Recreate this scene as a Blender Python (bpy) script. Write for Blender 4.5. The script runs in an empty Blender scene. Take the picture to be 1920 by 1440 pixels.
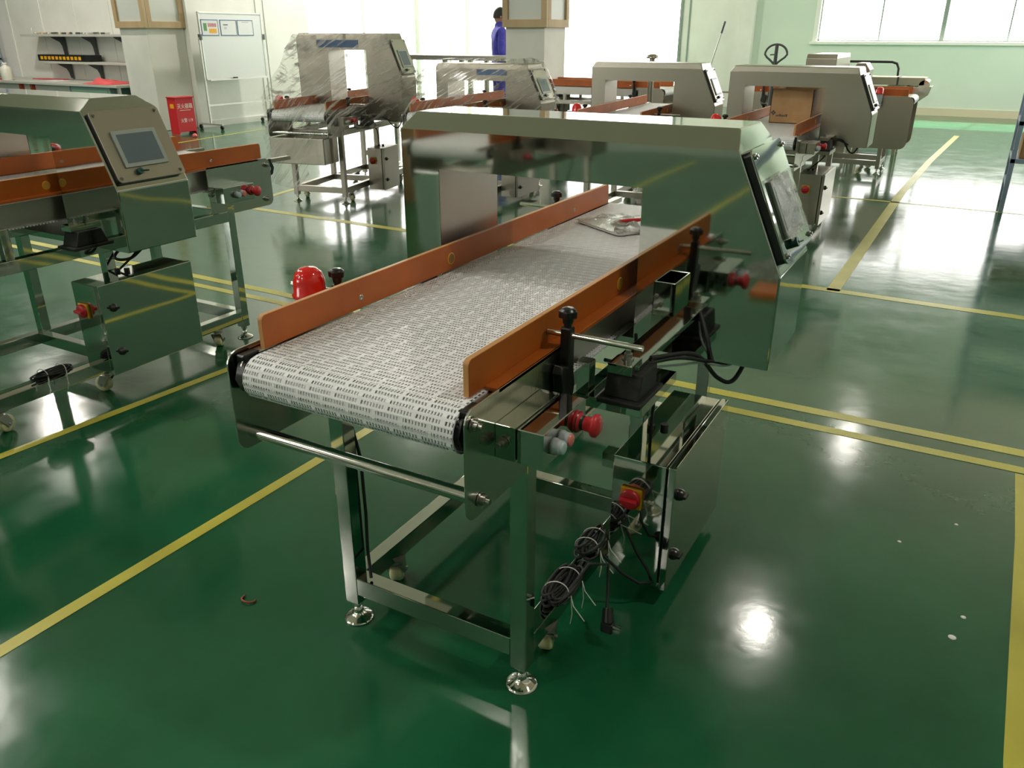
import bpy, bmesh, math, random
from mathutils import Vector, Matrix, noise
random.seed(7)
S = bpy.context.scene
COL = S.collection
PI = math.pi

# ---------------------------------------------------------------- camera, world, sun, exposure
cd = bpy.data.cameras.new('camera'); cam = bpy.data.objects.new('camera', cd); COL.objects.link(cam)
cd.sensor_fit = 'HORIZONTAL'; cd.sensor_width = 36; cd.lens = 1507.97 / 1920 * 36; cd.clip_end = 200; cd.clip_start = .05
_p, _y, _r = math.radians(23.53), math.radians(-29.217), math.radians(.065)
_fw = Vector((math.sin(_y) * math.cos(_p), math.cos(_y) * math.cos(_p), -math.sin(_p)))
_rt = Vector((math.cos(_y), -math.sin(_y), 0)); _up = _rt.cross(_fw)
_rt, _up = _rt * math.cos(_r) + _up * math.sin(_r), -_rt * math.sin(_r) + _up * math.cos(_r)
cam.matrix_world = Matrix(((_rt.x, _up.x, -_fw.x, 1.134), (_rt.y, _up.y, -_fw.y, -1.237), (_rt.z, _up.z, -_fw.z, 1.35), (0, 0, 0, 1)))
S.camera = cam
vs = S.view_settings
vs.view_transform = 'Standard'; vs.look = 'None'; vs.gamma = 1; vs.use_curve_mapping = False; vs.exposure = 0.30
try:
    S.cycles.use_denoising = True; S.cycles.max_bounces = 8; S.cycles.glossy_bounces = 6; S.cycles.transparent_max_bounces = 16
    S.cycles.sample_clamp_indirect = 6; S.cycles.caustics_reflective = False; S.cycles.caustics_refractive = False; S.cycles.blur_glossy = .5
except Exception:
    pass
w = bpy.data.worlds.new('world'); S.world = w; w.use_nodes = True
w.node_tree.nodes['Background'].inputs[0].default_value = (1, .98, .93, 1)
w.node_tree.nodes['Background'].inputs[1].default_value = 5.5
sl = bpy.data.lights.new('sun', 'SUN'); sun = bpy.data.objects.new('sun', sl); COL.objects.link(sun)
sl.energy = 26; sl.angle = math.radians(1.2); sl.color = (1, .95, .85)
sun.rotation_euler = Vector((-.10, -.72, -.80)).to_track_quat('-Z', 'Y').to_euler()

def portal(loc, sx, sz, direction, name='window_daylight'):
    l = bpy.data.lights.new(name, 'AREA'); o = bpy.data.objects.new(name, l); COL.objects.link(o)
    l.shape = 'RECTANGLE'; l.size = sx; l.size_y = sz; o.location = loc
    o.rotation_euler = Vector(direction).to_track_quat('-Z', 'Z').to_euler()
    l.cycles.is_portal = True
CEIL = 5.0

# ---------------------------------------------------------------- node material helpers
def mat(name, col=(.5, .5, .5), rough=.5, metal=0, **k):
    m = bpy.data.materials.new(name); m.use_nodes = True
    b = m.node_tree.nodes['Principled BSDF']
    b.inputs['Base Color'].default_value = (*col, 1); b.inputs['Roughness'].default_value = rough; b.inputs['Metallic'].default_value = metal
    for a, v in k.items():
        b.inputs[a.replace('_', ' ')].default_value = v
    return m
def nd(m, t, **k):
    n = m.node_tree.nodes.new(t)
    for a, v in k.items():
        if a.startswith('i_'):
            n.inputs[int(a[2:]) if a[2:].isdigit() else a[2:].replace('_', ' ')].default_value = v
        else: setattr(n, a, v)
    return n
def lk(m, a, ao, b, bi):
    m.node_tree.links.new(a.outputs[ao], b.inputs[bi])
def coords(m, which='Object', scale=(1, 1, 1)):
    t = nd(m, 'ShaderNodeTexCoord'); mp = nd(m, 'ShaderNodeMapping'); lk(m, t, which, mp, 'Vector'); mp.inputs['Scale'].default_value = scale
    return mp
def vary(m, c1, c2, sc=5, detail=4, lo=.35, hi=.65, scale=(1, 1, 1), which='Object'):
    mp = coords(m, which, scale); n = nd(m, 'ShaderNodeTexNoise'); n.inputs['Scale'].default_value = sc; n.inputs['Detail'].default_value = detail
    lk(m, mp, 0, n, 'Vector'); r = nd(m, 'ShaderNodeValToRGB'); lk(m, n, 0, r, 0)
    r.color_ramp.elements[0].position = lo; r.color_ramp.elements[1].position = hi
    r.color_ramp.elements[0].color = (*c1, 1); r.color_ramp.elements[1].color = (*c2, 1)
    lk(m, r, 0, m.node_tree.nodes['Principled BSDF'], 'Base Color'); return r
def bump(m, sc=20, strength=.1, dist=.01, scale=(1, 1, 1), detail=2):
    mp = coords(m, 'Object', scale); n = nd(m, 'ShaderNodeTexNoise'); n.inputs['Scale'].default_value = sc; n.inputs['Detail'].default_value = detail
    lk(m, mp, 0, n, 'Vector'); b = nd(m, 'ShaderNodeBump'); b.inputs['Strength'].default_value = strength; b.inputs['Distance'].default_value = dist
    lk(m, n, 0, b, 'Height'); lk(m, b, 0, m.node_tree.nodes['Principled BSDF'], 'Normal')

M = {}
M['mirror'] = mat('polished_steel', (.57, .585, .545), .045, 1); bump(M['mirror'], 3.5, .25, .004, detail=1)
M['mirror2'] = mat('polished_steel_tube', (.60, .60, .56), .10, 1)
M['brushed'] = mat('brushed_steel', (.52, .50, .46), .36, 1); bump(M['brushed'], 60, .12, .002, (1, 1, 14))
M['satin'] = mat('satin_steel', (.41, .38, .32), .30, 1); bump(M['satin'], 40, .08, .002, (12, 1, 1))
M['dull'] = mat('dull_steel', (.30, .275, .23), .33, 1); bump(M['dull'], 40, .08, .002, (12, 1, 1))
M['plate'] = mat('plate_steel', (.56, .57, .53), .20, 1); bump(M['plate'], 30, .08, .002, (1, 12, 1))
M['chrome'] = mat('chrome', (.75, .74, .7), .08, 1)
M['bolt'] = mat('bolt_steel', (.42, .41, .38), .28, 1)
M['orange'] = mat('orange_board', (.36, .10, .018), .38); vary(M['orange'], (.40, .095, .010), (.50, .125, .015), 6)
M['orange_edge'] = mat('orange_board_edge', (.55, .27, .09), .5)
M['white_pl'] = mat('white_plastic', (.72, .73, .72), .45)
M['black'] = mat('black_plastic', (.008, .008, .009), .32)
M['rubber'] = mat('black_rubber', (.012, .012, .013), .6)
M['nylon'] = mat('cream_nylon', (.78, .72, .42), .5); vary(M['nylon'], (.72, .66, .36), (.82, .77, .5), 30)
M['red'] = mat('red_plastic', (.55, .02, .03), .35)
M['redlens'] = mat('red_lens', (.75, .01, .008), .12, 0, Transmission_Weight=.0, Coat_Weight=.8)
M['yellow'] = mat('yellow_plastic', (.85, .42, .01), .4)
M['greypl'] = mat('grey_plastic', (.42, .46, .50), .4)
M['screen'] = mat('screen_glass', (.13, .17, .20), .22)
M['bezel'] = mat('screen_bezel', (.36, .40, .38), .4)
M['green_pl'] = mat('dark_green_plastic', (.01, .07, .06), .4)
M['pinkcap'] = mat('pink_button', (.75, .22, .2), .3)
M['bluecap'] = mat('pale_blue_button', (.5, .62, .66), .2)
M['tie'] = mat('white_tie', (.7, .7, .66), .5)
M['wood'] = mat('pale_wood', (.50, .36, .20), .55); vary(M['wood'], (.44, .31, .17), (.54, .40, .23), 3, scale=(1, 1, .15))
M['whitepaint'] = mat('white_paint', (.76, .76, .71), .6); vary(M['whitepaint'], (.72, .72, .67), (.80, .80, .75), 1.5)
M['column'] = mat('column_paint', (.74, .73, .68), .6); vary(M['column'], (.70, .69, .64), (.77, .76, .71), 2)
M['greenwall'] = mat('pale_green_paint', (.66, .76, .66), .6); vary(M['greenwall'], (.62, .73, .63), (.69, .78, .68), .8)
M['skirting'] = mat('cream_skirting', (.68, .64, .46), .5)
M['ceil'] = mat('cream_ceiling', (.78, .68, .54), .7)
M['wall_plain'] = mat('grey_green_wall', (.30, .36, .30), .7)
M['bluerack'] = mat('blue_grey_steel', (.28, .36, .48), .45)
M['card'] = mat('cardboard', (.42, .25, .11), .8); vary(M['card'], (.38, .22, .10), (.45, .28, .13), 8)
M['ink'] = mat('dark_print', (.05, .05, .07), .7)
M['redpaint'] = mat('red_enamel', (.62, .02, .03), .3)
M['textwhite'] = mat('white_print', (.85, .85, .8), .6)
M['paper'] = mat('paper', (.82, .83, .84), .6)
M['board'] = mat('whiteboard_surface', (.80, .82, .82), .25)
M['aluminium'] = mat('pale_aluminium', (.62, .62, .58), .4, .6)
M['benchtop'] = mat('bench_top', (.55, .55, .50), .5)
M['teal'] = mat('teal_cabinet', (.28, .42, .40), .5)
M['redcloth'] = mat('red_film', (.85, .12, .13), .35)
M['bottle'] = mat('milky_bottle', (.80, .78, .68), .4)
M['cloth'] = mat('violet_blue_cloth', (.055, .05, .42), .75); vary(M['cloth'], (.04, .04, .34), (.08, .07, .52), 9)
M['skin'] = mat('skin', (.42, .22, .14), .5)
M['hair'] = mat('black_hair', (.012, .009, .008), .6)
M['blue_label'] = mat('blue_label', (.05, .12, .28), .4)
M['line'] = mat('yellow_floor_paint', (.50, .46, .055), .35); vary(M['line'], (.44, .40, .045), (.56, .52, .07), 3, which='Object')
M['window_frame'] = mat('green_grey_frame', (.22, .28, .24), .5)
M['reveal'] = mat('white_reveal', (.85, .85, .80), .6)
M['darkmetal'] = mat('dark_grey_steel', (.10, .11, .11), .45, .3)
M['debris_red'] = mat('red_scrap', (.35, .05, .02), .6)
M['lampglow'] = mat('lamp_glow', (1, 1, 1), .5, 0, Emission_Strength=12.0); M['lampglow'].node_tree.nodes['Principled BSDF'].inputs['Emission Color'].default_value = (1, .93, .78, 1)
M['stripe'] = mat('cream_conveyor', (.66, .62, .48), .5)
M['greenbelt'] = mat('pale_green_sheet', (.30, .48, .36), .6)

# window glass: mostly clear pane with a weak reflection
g = bpy.data.materials.new('window_pane'); g.use_nodes = True; nt = g.node_tree; nt.nodes.clear()
o_ = nt.nodes.new('ShaderNodeOutputMaterial'); mx = nt.nodes.new('ShaderNodeMixShader'); tr = nt.nodes.new('ShaderNodeBsdfTransparent'); gl = nt.nodes.new('ShaderNodeBsdfGlossy')
gl.inputs['Roughness'].default_value = .03; mx.inputs[0].default_value = .05
nt.links.new(tr.outputs[0], mx.inputs[1]); nt.links.new(gl.outputs[0], mx.inputs[2]); nt.links.new(mx.outputs[0], o_.inputs[0]); M['pane'] = g

# clear wrinkled stretch film
def film(name, dens, sc, stretch, rot=(0, 0, 0), gloss=.14):
    m = bpy.data.materials.new(name); m.use_nodes = True; nt = m.node_tree; nt.nodes.clear()
    out = nt.nodes.new('ShaderNodeOutputMaterial'); mix = nt.nodes.new('ShaderNodeMixShader'); t = nt.nodes.new('ShaderNodeBsdfTransparent')
    t.inputs[0].default_value = (.93, .93, .91, 1)
    p = nt.nodes.new('ShaderNodeBsdfPrincipled'); p.inputs['Base Color'].default_value = (.5, .49, .46, 1); p.inputs['Roughness'].default_value = gloss
    tc = nt.nodes.new('ShaderNodeTexCoord'); mp = nt.nodes.new('ShaderNodeMapping'); mp.inputs['Scale'].default_value = stretch; mp.inputs['Rotation'].default_value = rot
    mp0 = nt.nodes.new('ShaderNodeMapping'); mp0.inputs['Rotation'].default_value = rot; mp.inputs['Rotation'].default_value = (0, 0, 0)
    nt.links.new(tc.outputs['Object'], mp0.inputs[0]); nt.links.new(mp0.outputs[0], mp.inputs[0])
    n = nt.nodes.new('ShaderNodeTexNoise'); n.inputs['Scale'].default_value = sc; n.inputs['Detail'].default_value = 5; n.inputs['Roughness'].default_value = .65
    nt.links.new(mp.outputs[0], n.inputs['Vector'])
    r = nt.nodes.new('ShaderNodeValToRGB'); r.color_ramp.elements[0].position = .50; r.color_ramp.elements[1].position = .66
    r.color_ramp.elements[0].color = (dens, dens, dens, 1); r.color_ramp.elements[1].color = (.85, .85, .85, 1)
    nt.links.new(n.outputs[0], r.inputs[0]); nt.links.new(r.outputs[0], mix.inputs[0])
    b = nt.nodes.new('ShaderNodeBump'); b.inputs['Strength'].default_value = 1; b.inputs['Distance'].default_value = .03
    nt.links.new(n.outputs[0], b.inputs['Height']); nt.links.new(b.outputs[0], p.inputs['Normal'])
    nt.links.new(t.outputs[0], mix.inputs[1]); nt.links.new(p.outputs[0], mix.inputs[2]); nt.links.new(mix.outputs[0], out.inputs[0])
    return m
M['film'] = film('stretch_film', .03, 3.2, (11, 1.2, 1), (0, -.72, 0), .12)
M['bag'] = film('clear_bag', .30, 26, (1, 1, 1))

# epoxy floor
def floor_mat():
    m = mat('green_epoxy', (.02, .12, .05), .3)
    b = m.node_tree.nodes['Principled BSDF']
    mp = coords(m); n = nd(m, 'ShaderNodeTexNoise', i_Scale=.9, i_Detail=6.0, i_Roughness=.6); lk(m, mp, 0, n, 'Vector')
    r = nd(m, 'ShaderNodeValToRGB'); lk(m, n, 0, r, 0)
    r.color_ramp.elements[0].position = .3; r.color_ramp.elements[1].position = .72
    r.color_ramp.elements[0].color = (.0035, .066, .024, 1); r.color_ramp.elements[1].color = (.018, .128, .056, 1)
    n2 = nd(m, 'ShaderNodeTexNoise', i_Scale=7.0, i_Detail=8.0, i_Roughness=.7); lk(m, mp, 0, n2, 'Vector')
    r2 = nd(m, 'ShaderNodeValToRGB'); lk(m, n2, 0, r2, 0); r2.color_ramp.elements[0].position = .70; r2.color_ramp.elements[1].position = .90
    r2.color_ramp.elements[0].color = (0, 0, 0, 1); r2.color_ramp.elements[1].color = (.35, .35, .35, 1)
    mx = nd(m, 'ShaderNodeMix', data_type='RGBA'); lk(m, r2, 0, mx, 0); lk(m, r, 0, mx, 6); mx.inputs[7].default_value = (.07, .15, .10, 1)
    lk(m, mx, 2, b, 'Base Color')
    rr = nd(m, 'ShaderNodeMapRange', i_1=.3, i_2=.75, i_3=.07, i_4=.21); n3 = nd(m, 'ShaderNodeTexNoise', i_Scale=3.0, i_Detail=9.0, i_Roughness=.72); lk(m, mp, 0, n3, 'Vector')
    lk(m, n3, 0, rr, 0); lk(m, rr, 0, b, 'Roughness')
    bp = nd(m, 'ShaderNodeBump', i_Strength=.13, i_Distance=.004); n4 = nd(m, 'ShaderNodeTexNoise', i_Scale=9.0, i_Detail=5.0); lk(m, mp, 0, n4, 'Vector'); lk(m, n4, 0, bp, 'Height'); lk(m, bp, 0, b, 'Normal')
    b.inputs['IOR'].default_value = 1.5
    return m
M['floor'] = floor_mat()

# slotted modular belt: real slots (transparent) in white plastic
def belt_mat():
    m = mat('modular_belt', (.87, .88, .90), .5); nt = m.node_tree; b = nt.nodes['Principled BSDF']
    uv = nd(m, 'ShaderNodeUVMap'); sp = nd(m, 'ShaderNodeSeparateXYZ'); lk(m, uv, 0, sp, 0)
    def mth(op, a, bb=None, c=None):
        n = nd(m, 'ShaderNodeMath', operation=op)
        for i, v in enumerate((a, bb, c)):
            if v is None: continue
            if isinstance(v, (int, float)): n.inputs[i].default_value = v
            else: nt.links.new(v, n.inputs[i])
        return n.outputs[0]
    fu = mth('FRACT', mth('DIVIDE', sp.outputs[0], .0066)); fv = mth('FRACT', mth('DIVIDE', sp.outputs[1], .0127))
    row = mth('FLOOR', mth('DIVIDE', sp.outputs[1], .0254))
    fg = mth('FRACT', mth('ADD', mth('DIVIDE', sp.outputs[0], .0066 * 9), mth('MULTIPLY', row, .37)))
    hu = mth('LESS_THAN', mth('ABSOLUTE', mth('SUBTRACT', fu, .5)), .29)
    hv = mth('LESS_THAN', mth('ABSOLUTE', mth('SUBTRACT', fv, .5)), .28)
    hg = mth('GREATER_THAN', fg, .13)
    hole = mth('MULTIPLY', mth('MULTIPLY', hu, hv), hg)
    ridge = mth('PINGPONG', mth('DIVIDE', sp.outputs[1], .0254), .5)
    bp = nd(m, 'ShaderNodeBump', i_Strength=.5, i_Distance=.003); nt.links.new(ridge, bp.inputs['Height']); lk(m, bp, 0, b, 'Normal')
    t = nd(m, 'ShaderNodeBsdfTransparent'); mx = nd(m, 'ShaderNodeMixShader'); nt.links.new(hole, mx.inputs[0]); lk(m, b, 0, mx, 1); lk(m, t, 0, mx, 2)
    lk(m, mx, 0, nt.nodes['Material Output'], 0)
    return m
M['belt'] = belt_mat()

# ---------------------------------------------------------------- mesh builder
class MB:
    def __init__(s): s.v = []; s.f = []; s.smooth = []; s.uv = None
    def add(s, vs, fs, smooth=False):
        n = len(s.v); s.v += [tuple(v) for v in vs]; s.f += [tuple(i + n for i in f) for f in fs]; s.smooth += [smooth] * len(fs); return s
    def box(s, x0, x1, y0, y1, z0, z1):
        return s.add([(x0, y0, z0), (x1, y0, z0), (x1, y1, z0), (x0, y1, z0), (x0, y0, z1), (x1, y0, z1), (x1, y1, z1), (x0, y1, z1)],
                     [(0, 3, 2, 1), (4, 5, 6, 7), (0, 1, 5, 4), (1, 2, 6, 5), (2, 3, 7, 6), (3, 0, 4, 7)])
    def prism(s, poly, a, lo, hi):
        """polygon in the two axes other than a, extruded lo..hi along a"""
        def P(p, h):
            if a == 0: return (h, p[0], p[1])
            if a == 1: return (p[0], h, p[1])
            return (p[0], p[1], h)
        n = len(poly); vs = [P(p, lo) for p in poly] + [P(p, hi) for p in poly]
        fs = [tuple(range(n)), tuple(range(2 * n - 1, n - 1, -1))] + [(i, i + n, (i + 1) % n + n, (i + 1) % n) for i in range(n)]
        return s.add(vs, fs)
    def cyl(s, p, q, r, r2=None, n=20, cap=True):
        p = Vector(p); q = Vector(q); d = (q - p).normalized(); r2 = r if r2 is None else r2
        a = d.orthogonal().normalized(); b = d.cross(a); vs = []
        for c, rr in ((p, r), (q, r2)):
            for i in range(n): t = 2 * PI * i / n; vs.append(c + a * math.cos(t) * rr + b * math.sin(t) * rr)
        s.add(vs, [(i, (i + 1) % n, (i + 1) % n + n, i + n) for i in range(n)], True)
        if cap: s.add(vs, [tuple(range(n - 1, -1, -1)), tuple(range(n, 2 * n))])
        return s
    def lathe(s, prof, c=(0, 0, 0), d=(0, 0, 1), n=28):
        c = Vector(c); d = Vector(d).normalized(); a = d.orthogonal().normalized(); b = d.cross(a); vs = []
        for r, h in prof:
            for i in range(n): t = 2 * PI * i / n; vs.append(c + d * h + a * math.cos(t) * r + b * math.sin(t) * r)
        fs = [(k * n + i, k * n + (i + 1) % n, (k + 1) * n + (i + 1) % n, (k + 1) * n + i) for k in range(len(prof) - 1) for i in range(n)]
        return s.add(vs, fs, True)
    def tube(s, pts, r, n=8, closed=False):
        pts = [Vector(p) for p in pts]; N = len(pts); vs = []; a = None
        for i, p in enumerate(pts):
            d = (pts[(i + 1) % N] - pts[i - 1]) if (closed or 0 < i < N - 1) else (pts[1] - p if i == 0 else p - pts[i - 1])
            d.normalize()
            a = d.orthogonal().normalized() if a is None else (a - d * a.dot(d)).normalized()
            b = d.cross(a)
            for k in range(n): t = 2 * PI * k / n; vs.append(p + a * math.cos(t) * r + b * math.sin(t) * r)
        fs = [(i * n + k, i * n + (k + 1) % n, ((i + 1) % N) * n + (k + 1) % n, ((i + 1) % N) * n + k) for i in range(N if closed else N - 1) for k in range(n)]
        s.add(vs, fs, True)
        if not closed: s.add(vs, [tuple(range(n - 1, -1, -1)), tuple(range((N - 1) * n, N * n))])
        return s
    def build(s, name, m, parent=None, bevel=0, seg=2, loc=None):
        me = bpy.data.meshes.new(name); me.from_pydata(s.v, [], s.f); me.materials.append(M[m] if isinstance(m, str) else m)
        me.polygons.foreach_set('use_smooth', s.smooth)
        if s.uv:
            l = me.uv_layers.new(name='UVMap')
            for lp in me.loops: l.data[lp.index].uv = s.uv[lp.vertex_index]
        bm = bmesh.new(); bm.from_mesh(me); bmesh.ops.recalc_face_normals(bm, faces=bm.faces) if not s.uv else None; bm.to_mesh(me); bm.free()
        me.update()
        o = bpy.data.objects.new(name, me); COL.objects.link(o)
        if parent: o.parent = parent
        if loc: o.location = loc
        if bevel:
            b = o.modifiers.new('bevel', 'BEVEL'); b.width = bevel; b.segments = seg; b.limit_method = 'ANGLE'; b.angle_limit = math.radians(40)
            b.harden_normals = False
        return o
def tag(o, label=None, cat=None, group=None, kind=None):
    for k, v in (('label', label), ('category', cat), ('group', group), ('kind', kind)):
        if v: o[k] = v
    return o
def empty(name, loc=(0, 0, 0), rz=0, label=None, cat=None, group=None):
    o = bpy.data.objects.new(name, None); COL.objects.link(o); o.location = loc; o.rotation_euler = (0, 0, rz); o.empty_display_size = .1
    return tag(o, label, cat, group)
def struct(name, mb, m, **k):
    return tag(mb.build(name, m, **k), kind='structure')
def rbox(poly_r, x0, x1, z0, z1, n=6, corners=(1, 1, 1, 1)):
    """rounded rectangle outline; corners bl, br, tr, tl"""
    r = poly_r; out = []
    for (cx, cz, a0, on, px, pz) in ((x0 + r, z0 + r, PI, corners[0], x0, z0), (x1 - r, z0 + r, 1.5 * PI, corners[1], x1, z0), (x1 - r, z1 - r, 0, corners[2], x1, z1), (x0 + r, z1 - r, .5 * PI, corners[3], x0, z1)):
        if on:
            for i in range(n + 1): t = a0 + .5 * PI * i / n; out.append((cx + r * math.cos(t), cz + r * math.sin(t)))
        else: out.append((px, pz))
    return out
def text_mesh(body, size, m, loc, rot, parent=None, name='lettering', sx=1.0, depth=.0006):
    c = bpy.data.curves.new(name, 'FONT'); c.body = body; c.size = size; c.align_x = 'CENTER'; c.align_y = 'CENTER'; c.extrude = depth
    t = bpy.data.objects.new(name, c); COL.objects.link(t); bpy.context.view_layer.update()
    me = bpy.data.meshes.new_from_object(t.evaluated_get(bpy.context.evaluated_depsgraph_get())); bpy.data.objects.remove(t)
    me.materials.clear(); me.materials.append(M[m]); o = bpy.data.objects.new(name, me); COL.objects.link(o)
    o.location = loc; o.rotation_euler = rot; o.scale = (sx, 1, 1)
    if parent: o.parent = parent
    return o

# ---------------------------------------------------------------- the room
YB, XR, YF, XL = 15.85, 4.6, -7.5, -20.0
struct('floor', MB().box(XL, XR, YF, YB + .2, -.1, 0), 'floor')
struct('ceiling', MB().box(XL, XR, YF, YB + .2, CEIL, CEIL + .1), 'ceil')
# back wall with the long window (right) and the glazed doors (left)
WX0, WX1, WZ0, WZ1 = -1.95, 3.9, 1.19, 2.95
bw = MB().box(-3.2, WX0, YB, YB + .25, 0, CEIL).box(WX0, WX1, YB, YB + .25, 0, WZ0).box(WX0, WX1, YB, YB + .25, WZ1, CEIL).box(WX1, XR, YB, YB + .25, 0, CEIL)
struct('wall_back', bw, 'greenwall')
DX0, DX1, DZ = -9.45, -4.57, 3.9
struct('wall_back_left', MB().box(DX1, -3.2, YB, YB + .25, 0, CEIL).box(DX0, DX1, YB, YB + .25, DZ, CEIL), 'whitepaint')
struct('trim_1', MB().box(-3.34, -3.07, YB - .14, YB, 0, CEIL), 'whitepaint')
struct('trim_2', MB().box(-4.57, -4.52, YB - .03, YB + .05, 0, DZ).box(-4.39, -4.36, YB - .012, YB, 0, DZ), 'window_frame')
struct('baseboard_back', MB().box(-3.07, XR, YB - .02, YB, 0, .13), 'skirting')
def window(n, axis, a0, a1, z0, z1, plane, bars, fr=.05, thick=None, dep=.07, fm='window_frame'):
    """axis 'x': window in a y = plane wall; axis 'y': window in an x = plane wall"""
    fb = MB()
    def B(u0, u1, v0, v1, d0, d1):
        if axis == 'x': fb.box(u0, u1, plane + d0, plane + d1, v0, v1)
        else: fb.box(plane - d1, plane - d0, u0, u1, v0, v1)
    B(a0, a1, z0, z0 + fr, .08, .08 + dep); B(a0, a1, z1 - fr, z1, .08, .08 + dep); B(a0, a0 + fr, z0, z1, .08, .08 + dep); B(a1 - fr, a1, z0, z1, .08, .08 + dep)
    for b, t in bars: B(b - t / 2, b + t / 2, z0, z1, .07, .09 + dep)
    f = struct('window_%d' % n, fb, fm)
    p = MB()
    if axis == 'x': p.box(a0 + .01, a1 - .01, plane + .115, plane + .121, z0 + .01, z1 - .01)
    else: p.box(plane - .121, plane - .115, a0 + .01, a1 - .01, z0 + .01, z1 - .01)
    p.build('pane', 'pane', f)
    return f
window(1, 'x', WX0 + .06, WX1, WZ0 + .04, WZ1, YB, [(-.83, .022), (.2, .07), (1.22, .025), (2.25, .07), (3.2, .025)], .022)
struct('trim_3', MB().box(WX0 - .06, WX1 + .05, YB - .05, YB + .08, WZ0 - .015, WZ0 + .035).box(WX0 - .02, WX0 + .06, YB - .01, YB + .08, WZ0, WZ1), 'reveal')
portal(((WX0 + WX1) / 2, YB + .3, (WZ0 + WZ1) / 2), WX1 - WX0, WZ1 - WZ0, (0, -1, 0))
window(2, 'x', DX0 + .05, DX1, .02, DZ, YB, [(-7.6, .012), (-5.9, .012)], .02, fm='reveal', dep=.03)
portal(((DX0 + DX1) / 2, YB + .3, DZ / 2), DX1 - DX0, DZ, (0, -1, 0))
# left wall (whiteboard wall) with two glazed bays
LX = -9.5
lw = MB().box(LX - .25, LX, 7.865, 10.45, 0, CEIL).box(LX - .25, LX, 10.45, YB + .2, 3.7, CEIL).box(LX - .12, LX, 13.8, 13.92, 0, 3.7).box(LX - .1, LX, YB - .06, YB + .2, 0, 3.7)
struct('wall_left', lw, 'whitepaint')
window(3, 'y', 10.45, 13.8, .02, 3.7, LX, [(12.1, .012)], .02, fm='reveal', dep=.03)
window(4, 'y', 13.92, YB - .06, .02, 3.7, LX, [(15.1, .012)], .02, fm='reveal', dep=.03)
portal((LX - .3, 12.1, 1.86), 3.3, 3.7, (1, 0, 0)); portal((LX - .3, 14.85, 1.86), 1.6, 3.7, (1, 0, 0))
sw = MB()
for y in (9.25, 9.42): sw.box(LX, LX + .012, y, y + .02, 0, CEIL)
struct('trim_4', sw, 'whitepaint'); struct('baseboard_left', MB().box(LX, LX + .015, 7.87, 10.45, 0, .09), 'whitepaint')
struct('wall_back_bench', MB().box(XL, -9.75, 7.9, 8.1, 0, CEIL), 'whitepaint')
sm = MB()
for x in (-14.0, -13.1, -12.2, -11.3, -10.4): sm.box(x, x + .012, 7.885, 7.9, 0, CEIL)
struct('trim_5', sm, 'whitepaint')
struct('wall_far_left', MB().box(XL - .2, XL, YF, 8, 0, CEIL), 'wall_plain')
# behind the camera, and the right wall; unseen windows in both added for daylight
struct('wall_front', MB().box(XL, XR, YF - .2, YF, 0, 1.4).box(XL, XR, YF - .2, YF, 3.2, CEIL).box(XL, -12, YF - .2, YF, 1.4, 3.2).box(-6, XR, YF - .2, YF, 1.4, 3.2), 'wall_plain')
window(5, 'x', -12, -6, 1.4, 3.2, YF - .2, [(-10, .06), (-8, .06)], .05)
portal((-9, YF - .3, 2.3), 6, 1.8, (0, 1, 0))
struct('wall_right_upper', MB().box(XR, XR + .2, YF, YB + .2, 3.6, CEIL), 'ceil')
struct('wall_right', MB().box(XR, XR + .2, YF, YB + .2, 0, 1.1).box(XR, XR + .2, YF, 9.4, 1.1, 3.6).box(XR, XR + .2, 15.2, YB + .2, 1.1, 3.6), 'wall_plain')
window(6, 'y', 9.4, 15.2, 1.1, 3.6, XR + .2, [(10.8, .05), (12.3, .05), (13.8, .05)], .05); portal((XR + .35, 12.3, 2.35), 5.8, 2.5, (-1, 0, 0))
# two square columns
struct('column', MB().box(-10.19, -9.60, 7.2, 7.86, 0, CEIL), 'column', bevel=.008)
struct('column.001', MB().box(-4.24, -3.70, 8.2, 8.78, 0, CEIL), 'column', bevel=.008)
# painted floor lines
def strip(n, pts, wd):
    mb = MB(); vs = []; pts = [Vector(p) for p in pts]
    for i, p in enumerate(pts):
        d = (pts[min(i + 1, len(pts) - 1)] - pts[max(i - 1, 0)]).normalized(); q = Vector((-d.y, d.x)) * wd / 2
        vs += [(p.x + q.x, p.y + q.y, .0012), (p.x - q.x, p.y - q.y, .0012)]
    mb.add(vs, [(2 * i, 2 * i + 1, 2 * i + 3, 2 * i + 2) for i in range(len(pts) - 1)])
    struct('trim_%d' % n, mb, 'line')
strip(10, [(-1.66, -7), (-1.625, 0), (-1.575, .6), (-1.535, 1.1), (-1.53, 1.7)], .042)
strip(11, [(-.70, -7), (-.662, -.52), (-.64, .58), (-.62, 1.69)], .042)
strip(12, [(.57, 3.54), (.60, 7.14), (.68, 9.5), (.84, 12.5)], .072)
strip(13, [(-4.28, 3.64), (-2.47, 3.585), (.44, 3.55), (1.52, 3.52), (XR, 3.45)], .075)
strip(14, [(-4.6, 1.99), (-2.2, 1.945), (-.6, 1.86), (.2, 1.815), (1.49, 1.815), (XR, 1.81)], .058)
strip(15, [(-4.6, 1.86), (-2.1, 1.82), (-.34, 1.70), (.48, 1.67), (1.49, 1.675), (XR, 1.68)], .05)
strip(16, [(-4.26, 3.64), (-4.4, 4.3), (-4.55, 5.2), (-4.7, 7.5)], .06)
strip(17, [(-1.6, 6.62), (.5, 6.60), (1.45, 6.55), (XR, 6.3)], .05)
strip(18, [(-8.2, 5.4), (-8.26, 6.35), (-8.5, 8.0), (-8.6, 10)], .05)
strip(19, [(1.425, -3), (1.445, .29), (1.475, 1.2), (1.48, 1.64)], .045)

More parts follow.
